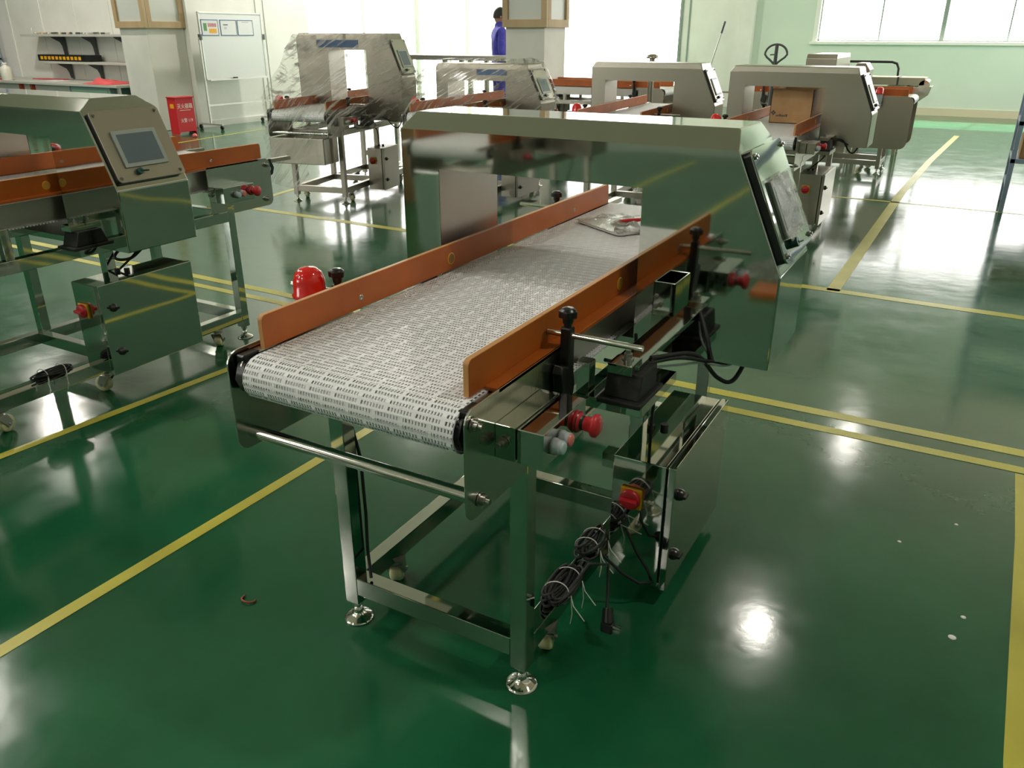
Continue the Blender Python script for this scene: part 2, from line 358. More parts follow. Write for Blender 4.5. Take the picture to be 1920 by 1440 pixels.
# high bay ceiling lamps: first three match floor glints, the rest are added fill
LAMPS = [(.06, 6.12), (.24, 11.2), (-11.2, 5.6), (-7.8, 10.8), (-9, 2.6), (-6.4, 1.4), (-3.6, .2), (2.7, .9), (-4.5, -4.6), (-1.5, -3.2), (-6.2, -3.2), (-11, -3.2), (-1.5, -6), (-6.2, -6), (-11, -6)]
for i, (x, y) in enumerate(LAMPS):
    t = empty('ceiling_or_fill_lamp', (x, y, CEIL), 0, 'one of the round high bay ceiling lamps, most of them unseen and added as fill light', 'ceiling lamp', 'high bay lamps on the ceiling')
    MB().lathe([(.02, -.01), (.03, -.25), (.09, -.28), (.10, -.36), (.21, -.48), (.205, -.475), (.09, -.37)]).build('lamp_shade', 'aluminium', t)
    MB().cyl((0, 0, -.40), (0, 0, -.405), .115, n=24).build('bulb', 'lampglow', t)
    l = bpy.data.lights.new('lamp_light', 'POINT'); l.energy = 85 if y < 0 else 125 if y < 3 else ((90 if y < 6 else 320) if x > 3 else 34 if x > -5 else 260 if y < 8 else 480); l.color = (1, .95, .86); l.shadow_soft_size = .11
    lo = bpy.data.objects.new('lamp_light', l); COL.objects.link(lo); lo.parent = t; lo.location = (0, 0, -.47)

# ---------------------------------------------------------------- conveyor metal detector (origin: front-left levelling foot, belt runs along +y)
def bolt(parent, p, d, r=.010, h=.009, name='bolt', nut=True):
    mb = MB(); p = Vector(p); d = Vector(d).normalized()
    mb.cyl(p, p + d * .003, r * 1.35, n=14)
    mb.cyl(p + d * .003, p + d * (.003 + h), r, n=6)
    if nut: mb.cyl(p + d * (.003 + h), p + d * (.003 + h * 1.9), r * .62, n=10)
    return mb.build(name, 'bolt', parent)
def star_knob(parent, p, r=.022):
    x, y, z = p; mb = MB(); prof = []
    mb.cyl((x, y, z), (x, y, z + .012), r * .55, r * .6, n=16)
    pts = []
    for i in range(30):
        t = 2 * PI * i / 30; rr = r * (.90 + .10 * math.cos(5 * t)); pts.append((x + rr * math.cos(t), y + rr * math.sin(t)))
    mb.prism(pts, 2, z + .012, z + .026); mb.lathe([(r * .85, .026), (r * .6, .031), (0, .032)], (x, y, z))
    return mb.build('knob', 'black', parent, bevel=.0015)
def caster(parent, p, rot=0, top=.088):
    x, y = p; R = .033; e = bpy.data.objects.new('caster', None)
    mb = MB(); mb.box(-.027, .027, -.027, .027, top - .004, top); mb.cyl((0, 0, top - .004), (0, 0, top - .016), .02, n=16)
    s_ = .021
    for sx in (-1, 1):
        mb.prism([(-.022, top - .016), (.022, top - .016), (.030 + .008, R + .006), (.026, R - .010), (.016, R - .010)], 0, sx * s_ - .0015, sx * s_ + .0015)
    mb.box(-s_, s_, -.022, .022, top - .018, top - .014)
    mb.cyl((-s_ - .006, .024, R), (s_ + .006, .024, R), .005, n=10)
    c = mb.build('caster', 'bolt', parent); c.location = (x, y, 0); c.rotation_euler = (0, 0, rot)
    MB().lathe([(.006, -.013), (R - .004, -.016), (R, -.011), (R, .011), (R - .004, .016), (.006, .016)], (0, .024, R), (1, 0, 0), 24).build('wheel', 'nylon', c)
    return c
def levelling_foot(parent, p, top=.06, r=.036):
    x, y = p; mb = MB()
    mb.lathe([(0, .020), (.012, .020), (.0125, .018), (.020, .013), (r * .86, .006), (r, .004), (r, 0), (0, 0)], (x, y, 0), n=36)
    mb.cyl((x, y, .018), (x, y, top + .01), .008, n=14); mb.cyl((x, y, top - .016), (x, y, top - .006), .013, n=6); mb.lathe([(.011, .018), (.013, .026), (.010, .034), (.008, .036)], (x, y, 0))
    return mb.build('levelling_foot', 'chrome', parent)
def emergency_stop(parent, p, d, k=1.0):
    p = Vector(p)
    s = MB().lathe([(0, 0), (.020 * k, 0), (.020 * k, .006 * k), (.014 * k, .010 * k), (.013 * k, .022 * k)], p, d).build('emergency_stop', 'black', parent)
    MB().lathe([(.0135 * k, .018 * k), (.015 * k, .030 * k), (.022 * k, .036 * k), (.022 * k, .042 * k), (.015 * k, .047 * k), (0, .048 * k)], p, d).build('stop_head', 'red', s)
    MB().lathe([(.0203 * k, .0), (.0215 * k, .003 * k), (.016 * k, .011 * k), (.013 * k, .0115 * k)], p, d).build('stop_collar', 'red', s)
    return s
def push_button(parent, p, d, capm, k=1.0):
    p = Vector(p)
    s = MB().lathe([(0, 0), (.0155 * k, 0), (.0155 * k, .006), (.0135 * k, .011), (.0135 * k, .019), (.0115 * k, .020)], p, d).build('push_button', 'greypl', parent)
    MB().lathe([(.0120 * k, .015), (.0120 * k, .0225), (.009 * k, .024), (0, .024)], p, d).build('button_cap', capm, s)
    return s

def make_machine(label, loc, rz=0, dz=0, hz=0, bx=0, finish='mirror', detail=2, box=(.50, .66, .411, .862, .05, .40), mount=.22,
                 guard_fe=(-.18, 1.546), rclamps=True, head=True, deep=False, bin_=False, cyl_cab=False, tall=0, group='metal detector machines on the workshop floor', width=0, panel='steel', ap_narrow=0):
    """dz: height change of conveyor, hz: height change of the detector head, bx: extra belt width to the left, tall: extra head height"""
    T = empty('metal_detector_machine', loc, rz, label, 'metal detector', group)
    gl, gr = -.016 - bx, .459; gz0, gz1 = .778 + dz, .847 + dz
    bz = .775 + dz
    xL, xR = -.056 - bx, .487
    x0l, x1l = -.016 - bx, .024 - bx      # left leg tube x range
    tube = finish
    # legs
    for (xa, ya) in ((x0l, -.025), (.451, -.025), (x0l, 1.275), (.451, 1.275)):
        MB().box(xa, xa + .040, ya, ya + .040, .057, .60 + dz).build('leg', tube, T, bevel=.002)
        levelling_foot(T, (xa + .02, ya + .02), .06)
    for xa in (x0l, .451):
        MB().box(xa, xa + .04, .015, 1.275, .088, .138).build('lower_rail', tube, T, bevel=.002)
        MB().box(xa, xa + .04, .015, 1.275, .565 , .612).build('upper_rail', tube, T, bevel=.002)
        MB().box(xa, xa + .04, .64, .68, .138, .565).build('support_post', tube, T, bevel=.002)
        MB().box(xa + .004, xa + .036, .27, .302, .612, .69 + dz).build('support_post', tube, T, bevel=.002)
        MB().box(xa + .004, xa + .036, 1.02, 1.052, .612, .69 + dz).build('support_post', tube, T, bevel=.002)
    for ya in (-.025, .62, 1.275):
        MB().box(x1l, .451, ya, ya + .04, .088, .138).build('cross_rail', tube, T, bevel=.002)
    for ya in (-.025, 1.275):
        MB().box(x1l, .451, ya, ya + .04, .565, .612).build('cross_rail', tube, T, bevel=.002)
    rots = (.45, .30, 2.2, .6)
    for i, (xa, ya) in enumerate(((x0l + .02, .15), (.471, .11), (x0l + .02, 1.13), (.471, 1.13))):
        caster(T, (xa, ya), rots[i])
    if detail > 1: caster(T, (.471, .56), 1.9)
    # conveyor side plates
    for nm, (a, b) in (('front', (-.243, .125)), ('rear', (1.19, 1.565))):
        cn = (1, 0, 0, 1) if nm == 'front' else (0, 1, 1, 0)
        z0p = .565 + dz if not deep else .27
        for sx, xx in ((-1, xL), (1, xR)):
            out = rbox(.03 if not deep else .07, a, b, z0p, .782 + dz, corners=cn)
            # small radius on the top corner
            MB().prism(out, 0, xx - .002 if sx > 0 else xx - .004, xx + .002 if sx > 0 else xx).build('side_plate', 'plate' if finish == 'mirror' else finish, T, bevel=.0008, seg=1)
            yy = (-.219, -.2) if nm == 'front' else (1.54, 1.52)
            if detail > 0:
                bolt(T, (xx + sx * .003, yy[0], .752 + dz), (sx, 0, 0)); bolt(T, (xx + sx * .003, yy[1], .597 + dz), (sx, 0, 0))
                bolt(T, (xx - sx * .020, yy[0] + .002, .752 + dz), (-sx, 0, 0), nut=True)
    if not deep:
        for yy in (-.204, 1.526):
            MB().cyl((xL, yy, .599 + dz), (xR - .002, yy, .599 + dz), .0135, n=20).build('tie_bar', 'mirror2', T)
    # bed: side skirts and slide plate
    for xx in (gl + .006, gr - .012):
        MB().box(xx, xx + .003, -.12, 1.48, .675 + dz, .764 + dz).build('bed_side', 'brushed', T)
    MB().box(gl + .012, gr - .012, -.13, 1.49, .752 + dz, .757 + dz).build('bed_plate', 'white_pl', T)
    for yy in (-.20, 1.565):
        r_ = MB(); r_.cyl((xL + .004, yy, .730 + dz), (xR - .004, yy, .730 + dz), .012, n=14)
        for q in range(7): xx = gl + .035 + q * (gr - gl - .07) / 6; r_.cyl((xx - .010, yy, .730 + dz), (xx + .010, yy, .730 + dz), .036, n=10)
        r_.build('sprocket_shaft', 'greypl', T)
        for xx in (xL + .012, xR - .030): MB().cyl((xx, yy, .730 + dz), (xx + .018, yy, .730 + dz), .040, n=8).build('sprocket', 'black', T)
    for sx, xx in ((-1, xL + .003), (1, xR - .003)):
        for yy in (-.215, 1.55):
            MB().box(min(xx, xx - sx * .022), max(xx, xx - sx * .022), yy - .008, yy + .036, .742 + dz, .786 + dz - .012).build('bearing_block', 'black', T, bevel=.003)
            MB().box(min(xx, xx - sx * .026), max(xx, xx - sx * .026), yy + .03, yy + .16, .755 + dz, .772 + dz).build('bed_bracket', 'satin', T)
    # belt
    bl, br = gl + .002, gr + .008
    path = []; R = .044
    yc0, yc1 = -.205, 1.565
    facets = 8 
    for i in range(facets + 1): t = PI / 2 + PI * i / facets; path.append((yc0 + R * math.cos(t), .7315 + R * math.sin(t)))
    sagN = 14
    for i in range(1, sagN): t = i / sagN; path.append((yc0 + (yc1 - yc0) * t, .7315 - R - .012 * math.sin(PI * t) + (.003 if 0 else 0)))
    for i in range(facets + 1): t = -PI / 2 + PI * i / facets; path.append((yc1 + R * math.cos(t), .7315 + R * math.sin(t)))
    for i in range(1, 24): path.append((yc1 + (yc0 - yc1) * i / 24, .7755))
    mb = MB(); uv = []; L = 0; n = len(path)
    for i in range(n + 1):
        p = path[i % n]
        if i: q = path[i - 1]; L += math.hypot(p[0] - q[0], p[1] - q[1])
        mb.v += [(bl, p[0], p[1] + dz), (br, p[0], p[1] + dz)]; uv += [(0, L), (br - bl, L)]
    for i in range(n): mb.f.append((2 * i + 1, 2 * i, 2 * i + 2, 2 * i + 3)); mb.smooth.append(False)
    mb.uv = uv
    bt = mb.build('belt', 'belt' if detail > 0 else 'white_pl', T)
    so = bt.modifiers.new('thickness', 'SOLIDIFY'); so.thickness = .004; so.offset = -1
    # guide rails (orange boards) with a foot flange
    for sx, xx in ((-1, gl), (1, gr)):
        a, b = (xx - .012, xx) 
        fe0, fe1 = guard_fe
        out = rbox(.012, fe0, fe1, gz0, gz1, corners=(0, 0, 1, 1))
        holes = MB().prism(out, 0, a, b)
        gd = holes.build('guide_rail', 'orange', T, bevel=.0015)
        gd.data.materials.append(M['orange_edge'])
        for pl in gd.data.polygons:
            if abs(pl.normal.x) < .5 and pl.normal.z > -.5: pl.material_index = 1
        fx = (xx, xx + .030) if sx > 0 else (xx - .042, xx - .012)
        MB().box(fx[0], fx[1], fe0 + .05, fe1 - .05, gz0 - .004, gz0 + .004).build('rail_flange', 'orange', T, bevel=.001)
        if detail > 0:
            for hy in (.49,):
                MB().lathe([(.013, -.0005), (.0155, -.0005), (.0155, .0013), (.013, .0013)], (b if sx > 0 else b, hy, .809 + dz), (1, 0, 0), 24).build('eyelet', 'yellow', gd)
                MB().lathe([(.013, -.0005), (.0155, -.0005), (.0155, .0013), (.013, .0013)], (a, hy, .809 + dz), (-1, 0, 0), 24).build('eyelet', 'yellow', gd)
                MB().cyl((a - .0008, hy, .809 + dz), (b + .0008, hy, .809 + dz), .013, n=24).build('sensor_eye', 'eye' if sx > 0 else 'eye_dark', gd)
            for hy in (.12, 1.25):
                MB().lathe([(.007, 0), (.006, .0015), (.003, .002), (.0028, .0006), (0, .0006)], (b, hy, .803 + dz), (1, 0, 0), 16).build('screw', 'bolt', gd)
        # clamp post, knob and adjusting rod
        for cy in (.114, 1.238):
            if (detail == 0 or not rclamps) and sx > 0: continue
            cx = xx + sx * (.044 if sx > 0 else .062)
            mb = MB(); w_ = .011
            mb.prism([(cy - .026, .66 + dz), (cy + .008, .655 + dz), (cy + .020, .70 + dz), (cy + .012, .735 + dz), (cy + .012, .825 + dz), (cy - .010, .825 + dz), (cy - .012, .745 + dz), (cy - .034, .755 + dz), (cy - .044, .74 + dz)], 0, cx - w_, cx + w_)
            mb.cyl((cx, cy + .001, .825 + dz), (cx, cy + .001, .836 + dz), .008, n=14)
            cl = mb.build('guide_clamp', 'black', T, bevel=.003)
            star_knob(cl, (cx, cy + .001, .832 + dz), .019 if detail > 1 else .021)
            bolt(cl, (cx + sx * w_, cy, .675 + dz), (sx, 0, 0), .004, .002, 'screw', False)
            rx = (xx + (.001 if sx > 0 else -.013), xx + sx * .201)
            MB().cyl((rx[0], cy, .808 + dz), (rx[1], cy, .808 + dz), .006, n=16).build('adjusting_rod', 'chrome', T)
    # detector head
    if not head: return T, None
    hl, hr1, hr2 = -.183 - bx, .698, .817
    z1, z2, z3, zt = 1.125 + hz + tall, .865 + hz + tall * .75, .647 + hz, 1.164 + hz + tall
    ym, yb = .521, .823
    al, ar, za, zb = -.067 - bx, .49, 1.03 + hz + tall, .668 + hz
    if ap_narrow: al += ap_narrow
    if width: hr1 -= width; hr2 -= width
    i_ = .060; xtl, xtr = hl + .012, hr1 - .017
    hm = MB()
    for y in (ym, yb):
        P = [(hl, y, z3), (al, y, z3), (ar, y, z3), (hr2, y, z3), (hl, y, z1), (hr1, y, z1), (hr2, y, z2), (al, y, zb), (ar, y, zb), (al, y, za), (ar, y, za), (al, y, z1), (ar, y, z1)]
        hm.add(P, [(0, 1, 11, 4), (2, 3, 6, 5, 12), (1, 2, 8, 7), (9, 10, 12, 11)])
    # outer skins
    hm.add([(hl, ym, z3), (hl, yb, z3), (hr2, yb, z3), (hr2, ym, z3), (hl, ym, z1), (hl, yb, z1), (hr1, ym, z1), (hr1, yb, z1), (hr2, ym, z2), (hr2, yb, z2)],
           [(0, 1, 2, 3), (0, 4, 5, 1), (3, 2, 9, 8), (8, 9, 7, 6)])
    ct = .045 if finish == 'mirror' else .0
    tops = [(xtl, ym + i_, zt), (xtl, yb - i_, zt), (xtr, ym + i_, zt), (xtr, yb - i_, zt)]
    if finish == 'mirror':
        hm.add([(hl, ym, z1), (hl, yb, z1), (hr1, ym, z1), (hr1, yb, z1)] + tops, [(0, 2, 6, 4), (1, 5, 7, 3), (0, 4, 5, 1), (2, 3, 7, 6), (4, 6, 7, 5)])
    else:
        c = .028
        hm2 = [(hl, ym, z1), (hl, yb, z1), (hr1, ym, z1), (hr1, yb, z1), (hl + c, ym + .004, zt), (hl + c, yb - .004, zt), (hr1 - .012, ym + .004, zt), (hr1 - .012, yb - .004, zt)]
        hm.add(hm2, [(0, 2, 6, 4), (1, 5, 7, 3), (0, 4, 5, 1), (2, 3, 7, 6), (4, 6, 7, 5)])
    H = hm.build('detector_head', finish, T)
    bmh = bmesh.new(); bmh.from_mesh(H.data); bmesh.ops.remove_doubles(bmh, verts=bmh.verts, dist=.0003); bmesh.ops.recalc_face_normals(bmh, faces=bmh.faces); bmh.to_mesh(H.data); bmh.free()
    bv = H.modifiers.new('bevel', 'BEVEL'); bv.width = .004 if finish == 'mirror' else .006; bv.segments = 3; bv.limit_method = 'ANGLE'; bv.angle_limit = math.radians(10)
    ln = MB().add([(al, ym + .002, zb), (al, yb - .002, zb), (al, yb - .002, za), (al, ym + .002, za), (ar, ym + .002, zb), (ar, yb - .002, zb), (ar, yb - .002, za), (ar, ym + .002, za)],
                  [(0, 1, 2, 3), (4, 7, 6, 5), (3, 2, 6, 7), (0, 4, 5, 1)])
    ln.build('tunnel_lining', 'brushed', H)
    if detail > 1: MB().box(-.155, -.09, ym - .012, ym, .72, .765).build('side_socket', 'black', H, bevel=.002)
    # control panel on the slanted shoulder
    dxs, dzs = hr2 - hr1, z2 - z1; Ls = math.hypot(dxs, dzs); us = Vector((dxs / Ls, 0, dzs / Ls)); un = Vector((-us.z, 0, us.x))
    e_ = bpy.data.objects.new('control_panel', None)
    def PF(s, t, n): return Vector((hr1, ym, z1)) + us * s + Vector((0, t, 0)) + un * n
    def plate(s0, s1, t0, t1, n0, n1, r, name, m, parent, bev=.001):
        out = rbox(r, t0, t1, s0, s1); mb = MB(); N = len(out)
        vs_ = [PF(q[1], q[0], n0) for q in out] + [PF(q[1], q[0], n1) for q in out]
        mb.add(vs_, [tuple(range(N)), tuple(range(2 * N - 1, N - 1, -1))] + [(i, i + N, (i + 1) % N + N, (i + 1) % N) for i in range(N)])
        return mb.build(name, m, parent, bevel=bev)
    a0, a1 = .010, min(Ls - .022, .262)
    if tall: a0, a1 = .02, Ls - .02
    gk = plate(a0, a1, .012, .288, 0, .016, .012, 'panel_gasket', 'black', H)
    dr = plate(a0 - .002, a1 + .002, .010, .290, .0155, .020, .014, 'control_panel', 'satin' if panel == 'satin' else finish if finish == 'mirror' else 'satin', H)
    s0, s1 = a0 + (a1 - a0) * .34, a0 + (a1 - a0) * .78
    plate(s0 - .010, s1 + .010, .055, .235, .020, .027, .003, 'screen_bezel', 'bezel', dr)
    plate(s0 + .004, s1 - .004, .070, .220, .0265, .0278, .002, 'touch_screen', 'screen', dr, 0)
    if detail > 0:
        lt = MB(); c_ = PF(a1 - .028, .10, .02); lt.cyl(c_, c_ + un * .014, .011, n=16); lt.cyl(c_ + un * .012, c_ + un * .016 + Vector((0, .030, 0)) + us * .004, .004, .003, n=8)
        lt.build('latch', 'green_pl', dr)
        for (ss, tt) in ((a0 + .014, .026), (a0 + .014, .274), (a1 - .014, .026), (a1 - .014, .274)):
            q = PF(ss, tt, .020); MB().cyl(q, q + un * .004, .0065, n=16).cyl(q + un * .004, q + un * .008, .0035, n=6).build('panel_screw', 'bolt', dr)
    if detail > 1:
        pf = MB(); n_ = 14
        for i in range(n_ + 1):
            for j in range(n_ + 1):
                u, v = i / n_, j / n_; pf.v.append(PF(s0 - .016 + (s1 - s0 + .034) * u, .05 + .19 * v, .0285 + .005 * (noise.noise(Vector((u * 5, v * 5, 2.2))) + .7)))
        for i in range(n_):
            for j in range(n_): a_ = i * (n_ + 1) + j; pf.f.append((a_, a_ + 1, a_ + n_ + 2, a_ + n_ + 1)); pf.smooth.append(True)
        if label.startswith('large'): pf.build('protective_film', 'bag', dr)
    # mounting block with its bracket
    my = mount
    MB().box(.491, .622, my + .02, my + .25, .600, .625).build('mount_plate', finish, T, bevel=.001)
    mb = MB().box(.525, .625, my, my + .145, .625, .637).prism([(my + .015, .637), (my + .13, .637), (my + .125, .69), (my + .035, .69)], 0, .535, .615)
    mb.build('rubber_mount', 'rubber', T, bevel=.003)
    MB().box(.535, .60, my + .05, ym + .03, .690, .703).box(.54, .595, my + .02, my + .08, .690, .712).build('head_bracket', finish, T, bevel=.001)
    bolt(T, (.57, my + .06, .712), (0, 0, 1), .010, .010)
    # electrical cabinet
    cx0, cx1, cy0, cy1, cz0, cz1 = box
    cb = MB().box(cx0, cx1 - .024, cy0, cy1, cz0, cz1).build('electrical_cabinet', finish, T, bevel=.002)
    MB().box(cx1 - .024, cx1 - .018, cy0 + .008, cy1 - .008, cz0 + .008, cz1 - .008).build('door_seal', 'black', cb)
    MB().box(cx1 - .018, cx1, cy0 - .003, cy1 + .003, cz0 - .002, cz1 + .003).build('door', finish, cb, bevel=.002)
    for k, zz in enumerate((cz0 + (cz1 - cz0) * .24, cz0 + (cz1 - cz0) * .74)):
        q = Vector((cx1, cy0 + .045, zz)); MB().lathe([(.016, 0), (.016, .004), (.013, .010), (.012, .012), (0, .012)], q, (1, 0, 0), 8).box(q.x + .010, q.x + .02, q.y - .013, q.y + .013, q.z - .0035, q.z + .0035).build('door_lock', 'black', cb)
    sx_, sz_ = cx0 + (cx1 - cx0) * .34, cz0 + (cz1 - cz0) * .70
    sw_ = MB().box(sx_ - .028, sx_ + .028, cy0 - .010, cy0, sz_ - .028, sz_ + .028).build('main_switch', 'yellow', cb, bevel=.003)
    MB().lathe([(.026, .0), (.026, .010), (.023, .012), (.0, .012)], (sx_, cy0 - .010, sz_), (0, -1, 0), 28).build('switch_dial', 'red', sw_)
    MB().box(sx_ - .022, sx_ + .022, cy0 - .036, cy0 - .022, sz_ - .006, sz_ + .006).build('switch_grip', 'red', sw_, bevel=.002)
    MB().box(cx0 - .05, cx0, cy0 + .05, cy0 + .09, cz1 - .07, cz1 - .03).box(cx0 - .05, cx0, cy1 - .2, cy1 - .16, cz0 + .05, cz0 + .09).build('cabinet_bracket', finish, T)
    MB().cyl((cx0 + .03, cy0 + .18, cz1), (cx0 + .03, cy0 + .18, cz1 + .012), .011, n=8).cyl((cx0 + .06, cy0 + .2, cz1), (cx0 + .06, cy0 + .2, cz1 + .012), .011, n=8).build('cable_gland', 'black', cb)
    # cables
    def cab(pts, r=.0045, m='rubber', name='cable', n=24):
        out = []
        P = [Vector(p) for p in pts]; P = [P[0] * 2 - P[1]] + P + [P[-1] * 2 - P[-2]]
        for i in range(1, len(P) - 2):
            for k in range(n if i < len(P) - 3 else n + 1):
                t = k / n; a, b, c, d = P[i - 1:i + 3]
                out.append(.5 * ((2 * b) + (c - a) * t + (2 * a - 5 * b + 4 * c - d) * t * t + (3 * b - a - 3 * c + d) * t ** 3))
        return MB().tube(out, r, 8).build(name, m, T)
    cab([(cx0 + .03, cy0 + .18, cz1), (.55, my + .30, .56), (.50, my + .28, .60), (.46, my + .2, .64)], n=10)
    cab([(.60, my + .12, .70), (.66, my + .25, .675), (.70, ym + .02, .60), (.73, ym + .06, .585), (.75, ym + .12, z3)], .0055, n=10)
    cab([(.59, my + .10, .69), (.64, my + .20, .68), (.69, my + .30, .645), (.72, ym + .03, .638), (.74, ym + .06, z3)], .0045, n=10)
    if detail > 1: cab([(.59, my + .10, .68), (.63, my + .20, .66), (.67, my + .27, .65), (.72, ym + .03, .632), (.74, ym + .10, z3)], .003, 'greypl', n=10)
    # control station with emergency stop
    for k, (sa, sb, flip) in enumerate(((-.145, .030, 1), (1.185, 1.36, 1))):
        if k == 1 and detail > 1 and True: pass
        z0_, z1_ = .655 + dz * .4, .722 + dz * .4
        st = MB().box(.489, .530, sa, sb, z0_, z1_).build('button_box', finish, T, bevel=.0015)
        MB().box(.530, .534, sa + .004, sb - .004, z0_ + .004, z1_ - .004).build('box_seal', 'black', st)
        MB().box(.534, .585, sa - .0005, sb + .0005, z0_ - .0005, z1_ + .0005).build('box_lid', finish, st, bevel=.0015)
        eb = (sb - .042, sa + .036, sa + .066) if k == 0 else (sb - .02, sa + .066, sa + .096)
        emergency_stop(st, (.585, eb[0], (z0_ + z1_) / 2 + .004), (1, 0, 0))
        push_button(st, (.585, eb[1], (z0_ + z1_) / 2 - .002), (1, 0, 0), 'bluecap'); push_button(st, (.585, eb[2], (z0_ + z1_) / 2), (1, 0, 0), 'pinkcap')
        bolt(st, (.505, sa - .001, z0_ + .034), (0, -1, 0), .009, .008)
    # red beacon on the left flank
    bx_ = xL - .075; by = .08
    bc = MB().box(bx_ - .035, xL - .004, by - .035, by + .035, .70 + dz, .704 + dz).cyl((bx_, by, .704 + dz), (bx_, by, .80 + dz), .034, .036, n=24).build('beacon', 'greypl', T)
    MB().lathe([(.040, .80), (.041, .806), (.037, .812), (.036, .838), (.030, .856), (.018, .866), (0, .869)], (bx_, by, dz), n=28).build('beacon_lens', 'redlens', bc)
    if bin_:
        bb = MB().box(xL - .02, xR - .06, -.22, .02, .35, .56).build('reject_bin', 'satin', T, bevel=.006)
    if cyl_cab: MB().box(-.1, -.02, .3, .6, .4, .65).build('air_box', 'satin', T, bevel=.005)
    T['_box'] = 1; del T['_box']
    return T, H

def cord_bundle(T, c, length=.20, turns=9, r=.0035, R=(.026, .030), axis=(0, 1, 0), name='power_cord', seed=1, ties=2):
    """hank of black flex bound with white ties, lying along a rail"""
    rnd = random.Random(seed); pts = []; c = Vector(c)
    for k in range(turns):
        oz, ox = rnd.uniform(-.012, .014), rnd.uniform(-.016, .016); l = length / 2 * rnd.uniform(.82, 1.08); w_ = rnd.uniform(.010, R[0])
        for i in range(20):
            t = 2 * PI * i / 20
            pts.append(c + Vector((ox + w_ * math.sin(t), l * math.cos(t), oz + R[1] * .5 * math.sin(t + k) * .6 + R[1] * .3)))
    h = MB().tube(pts, r, 6).build(name, 'rubber', T)
    for j in range(ties):
        yy = c.y + (-.25 + .5 * j / max(1, ties - 1) if ties > 1 else 0) * length * .9; ring = []
        for i in range(24):
            t = 2 * PI * i / 24; ring.append((c.x + .031 * math.cos(t), yy + .004 * math.sin(2 * t), c.z + .008 + .030 * math.sin(t)))
        MB().tube(ring, .0014, 5, True).tube([(c.x + .036, yy, c.z + .012), (c.x + .05, yy - .015, c.z - .002), (c.x + .085, yy - .03, c.z - .02)], .0012, 5).tube([(c.x + .036, yy, c.z + .012), (c.x + .045, yy - .01, c.z - .03), (c.x + .043, yy - .015, c.z - .055)], .0012, 5).build('cable_tie', 'tie', h)
    return h
M['eye'] = mat('sensor_eye', (.62, .36, .06), .3); M['eye_dark'] = mat('sensor_eye_dark', (.30, .15, .03), .3)

MAIN, MHEAD = make_machine('large mirror-polished steel conveyor metal detector in the foreground, white slotted belt between orange boards', (0, 0, 0), 0, group='conveyor metal detectors')
cord_bundle(MAIN, (.482, .175, .150), .14, 10, .0036, R=(.024, .026), seed=3)
cord_bundle(MAIN, (.478, .345, .165), .11, 9, .0036, R=(.024, .030), seed=5)
MB().tube([(.50, .11, .15), (.52, .24, .19), (.545, .30, .16), (.56, .27, .10), (.575, .23, .075)], .004, 8).build('plug_lead', 'rubber', MAIN)
pg = MB().cyl((.575, .235, .085), (.585, .215, .055), .012, .016, n=12).box(.572, .602, .200, .222, .038, .066).build('mains_plug', 'black', MAIN, bevel=.003)
MB().box(.602, .622, .204, .206, .058, .064).box(.602, .620, .214, .216, .054, .060).box(.602, .620, .204, .206, .046, .052).build('plug_pin', 'chrome', pg)
MB().tube([(.50, .33, .17), (.56, .36, .10), (.60, .38, .07), (.63, .42, .06)], .004, 8).build('power_lead', 'rubber', MAIN)
MB().tube([(.012, -.03 + .045, .55), (.03, .02, .45), (.032, .02, .30), (.03, .018, .20), (.05, -.002, .17), (.06, -.012, .145)], .004, 8).build('sensor_lead', 'rubber', MAIN)
sb = MB().box(.552, .603, .465, .470, .757, .835).box(.552, .555, .465, .521, .757, .835).box(.600, .603, .465, .521, .757, .835).build('sensor_bracket', 'mirror', MAIN, bevel=.0008)
for zz, xx_ in ((.80, .560), (.777, .560), (.782, .572)): bolt(sb, (xx_, .465, zz), (0, -1, 0), .0045, .003, 'screw', False)

LEFT, LH = make_machine('steel metal detector at left edge with tilted grey touch screen panel facing the aisle', (-2.258, .04, 0), 0, dz=.033, hz=-.02, bx=.085, box=(.50, .66, .475, .896, .14, .49), mount=.44, panel='satin', rclamps=False, guard_fe=(-.18, 1.546), group='conveyor metal detectors')
cord_bundle(LEFT, (.490, .33, .155), .16, 9, .0036, seed=9)
for (x, y, rz, kw, lab) in (
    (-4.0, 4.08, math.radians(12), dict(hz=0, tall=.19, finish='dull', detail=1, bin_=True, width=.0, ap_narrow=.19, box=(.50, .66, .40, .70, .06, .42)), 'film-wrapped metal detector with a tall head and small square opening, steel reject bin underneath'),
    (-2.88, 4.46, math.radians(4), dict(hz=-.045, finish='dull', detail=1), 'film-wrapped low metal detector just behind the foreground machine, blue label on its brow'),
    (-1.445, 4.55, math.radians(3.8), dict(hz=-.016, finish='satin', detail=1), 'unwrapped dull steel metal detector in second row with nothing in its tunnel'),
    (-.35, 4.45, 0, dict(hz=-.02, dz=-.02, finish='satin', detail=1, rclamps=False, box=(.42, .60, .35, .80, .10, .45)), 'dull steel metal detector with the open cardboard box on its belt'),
    (.25, 8.15, PI / 2, dict(finish='satin', detail=0, deep=True), 'far metal detector turned sideways with deep rounded side plates, near the window wall'),
    (-1.80, -3.25, math.radians(-3), dict(finish='satin', detail=1), 'dull steel metal detector behind the viewpoint, seen only as a reflection in the polished head'),
    (-2.35, 8.15, PI / 2, dict(finish='satin', detail=0, deep=True, head=False), 'far conveyor with orange boards turned sideways, half seen through the tunnel of another detector'),
):
    make_machine(lab, (x, y, 0), rz, group='conveyor metal detectors', **kw)

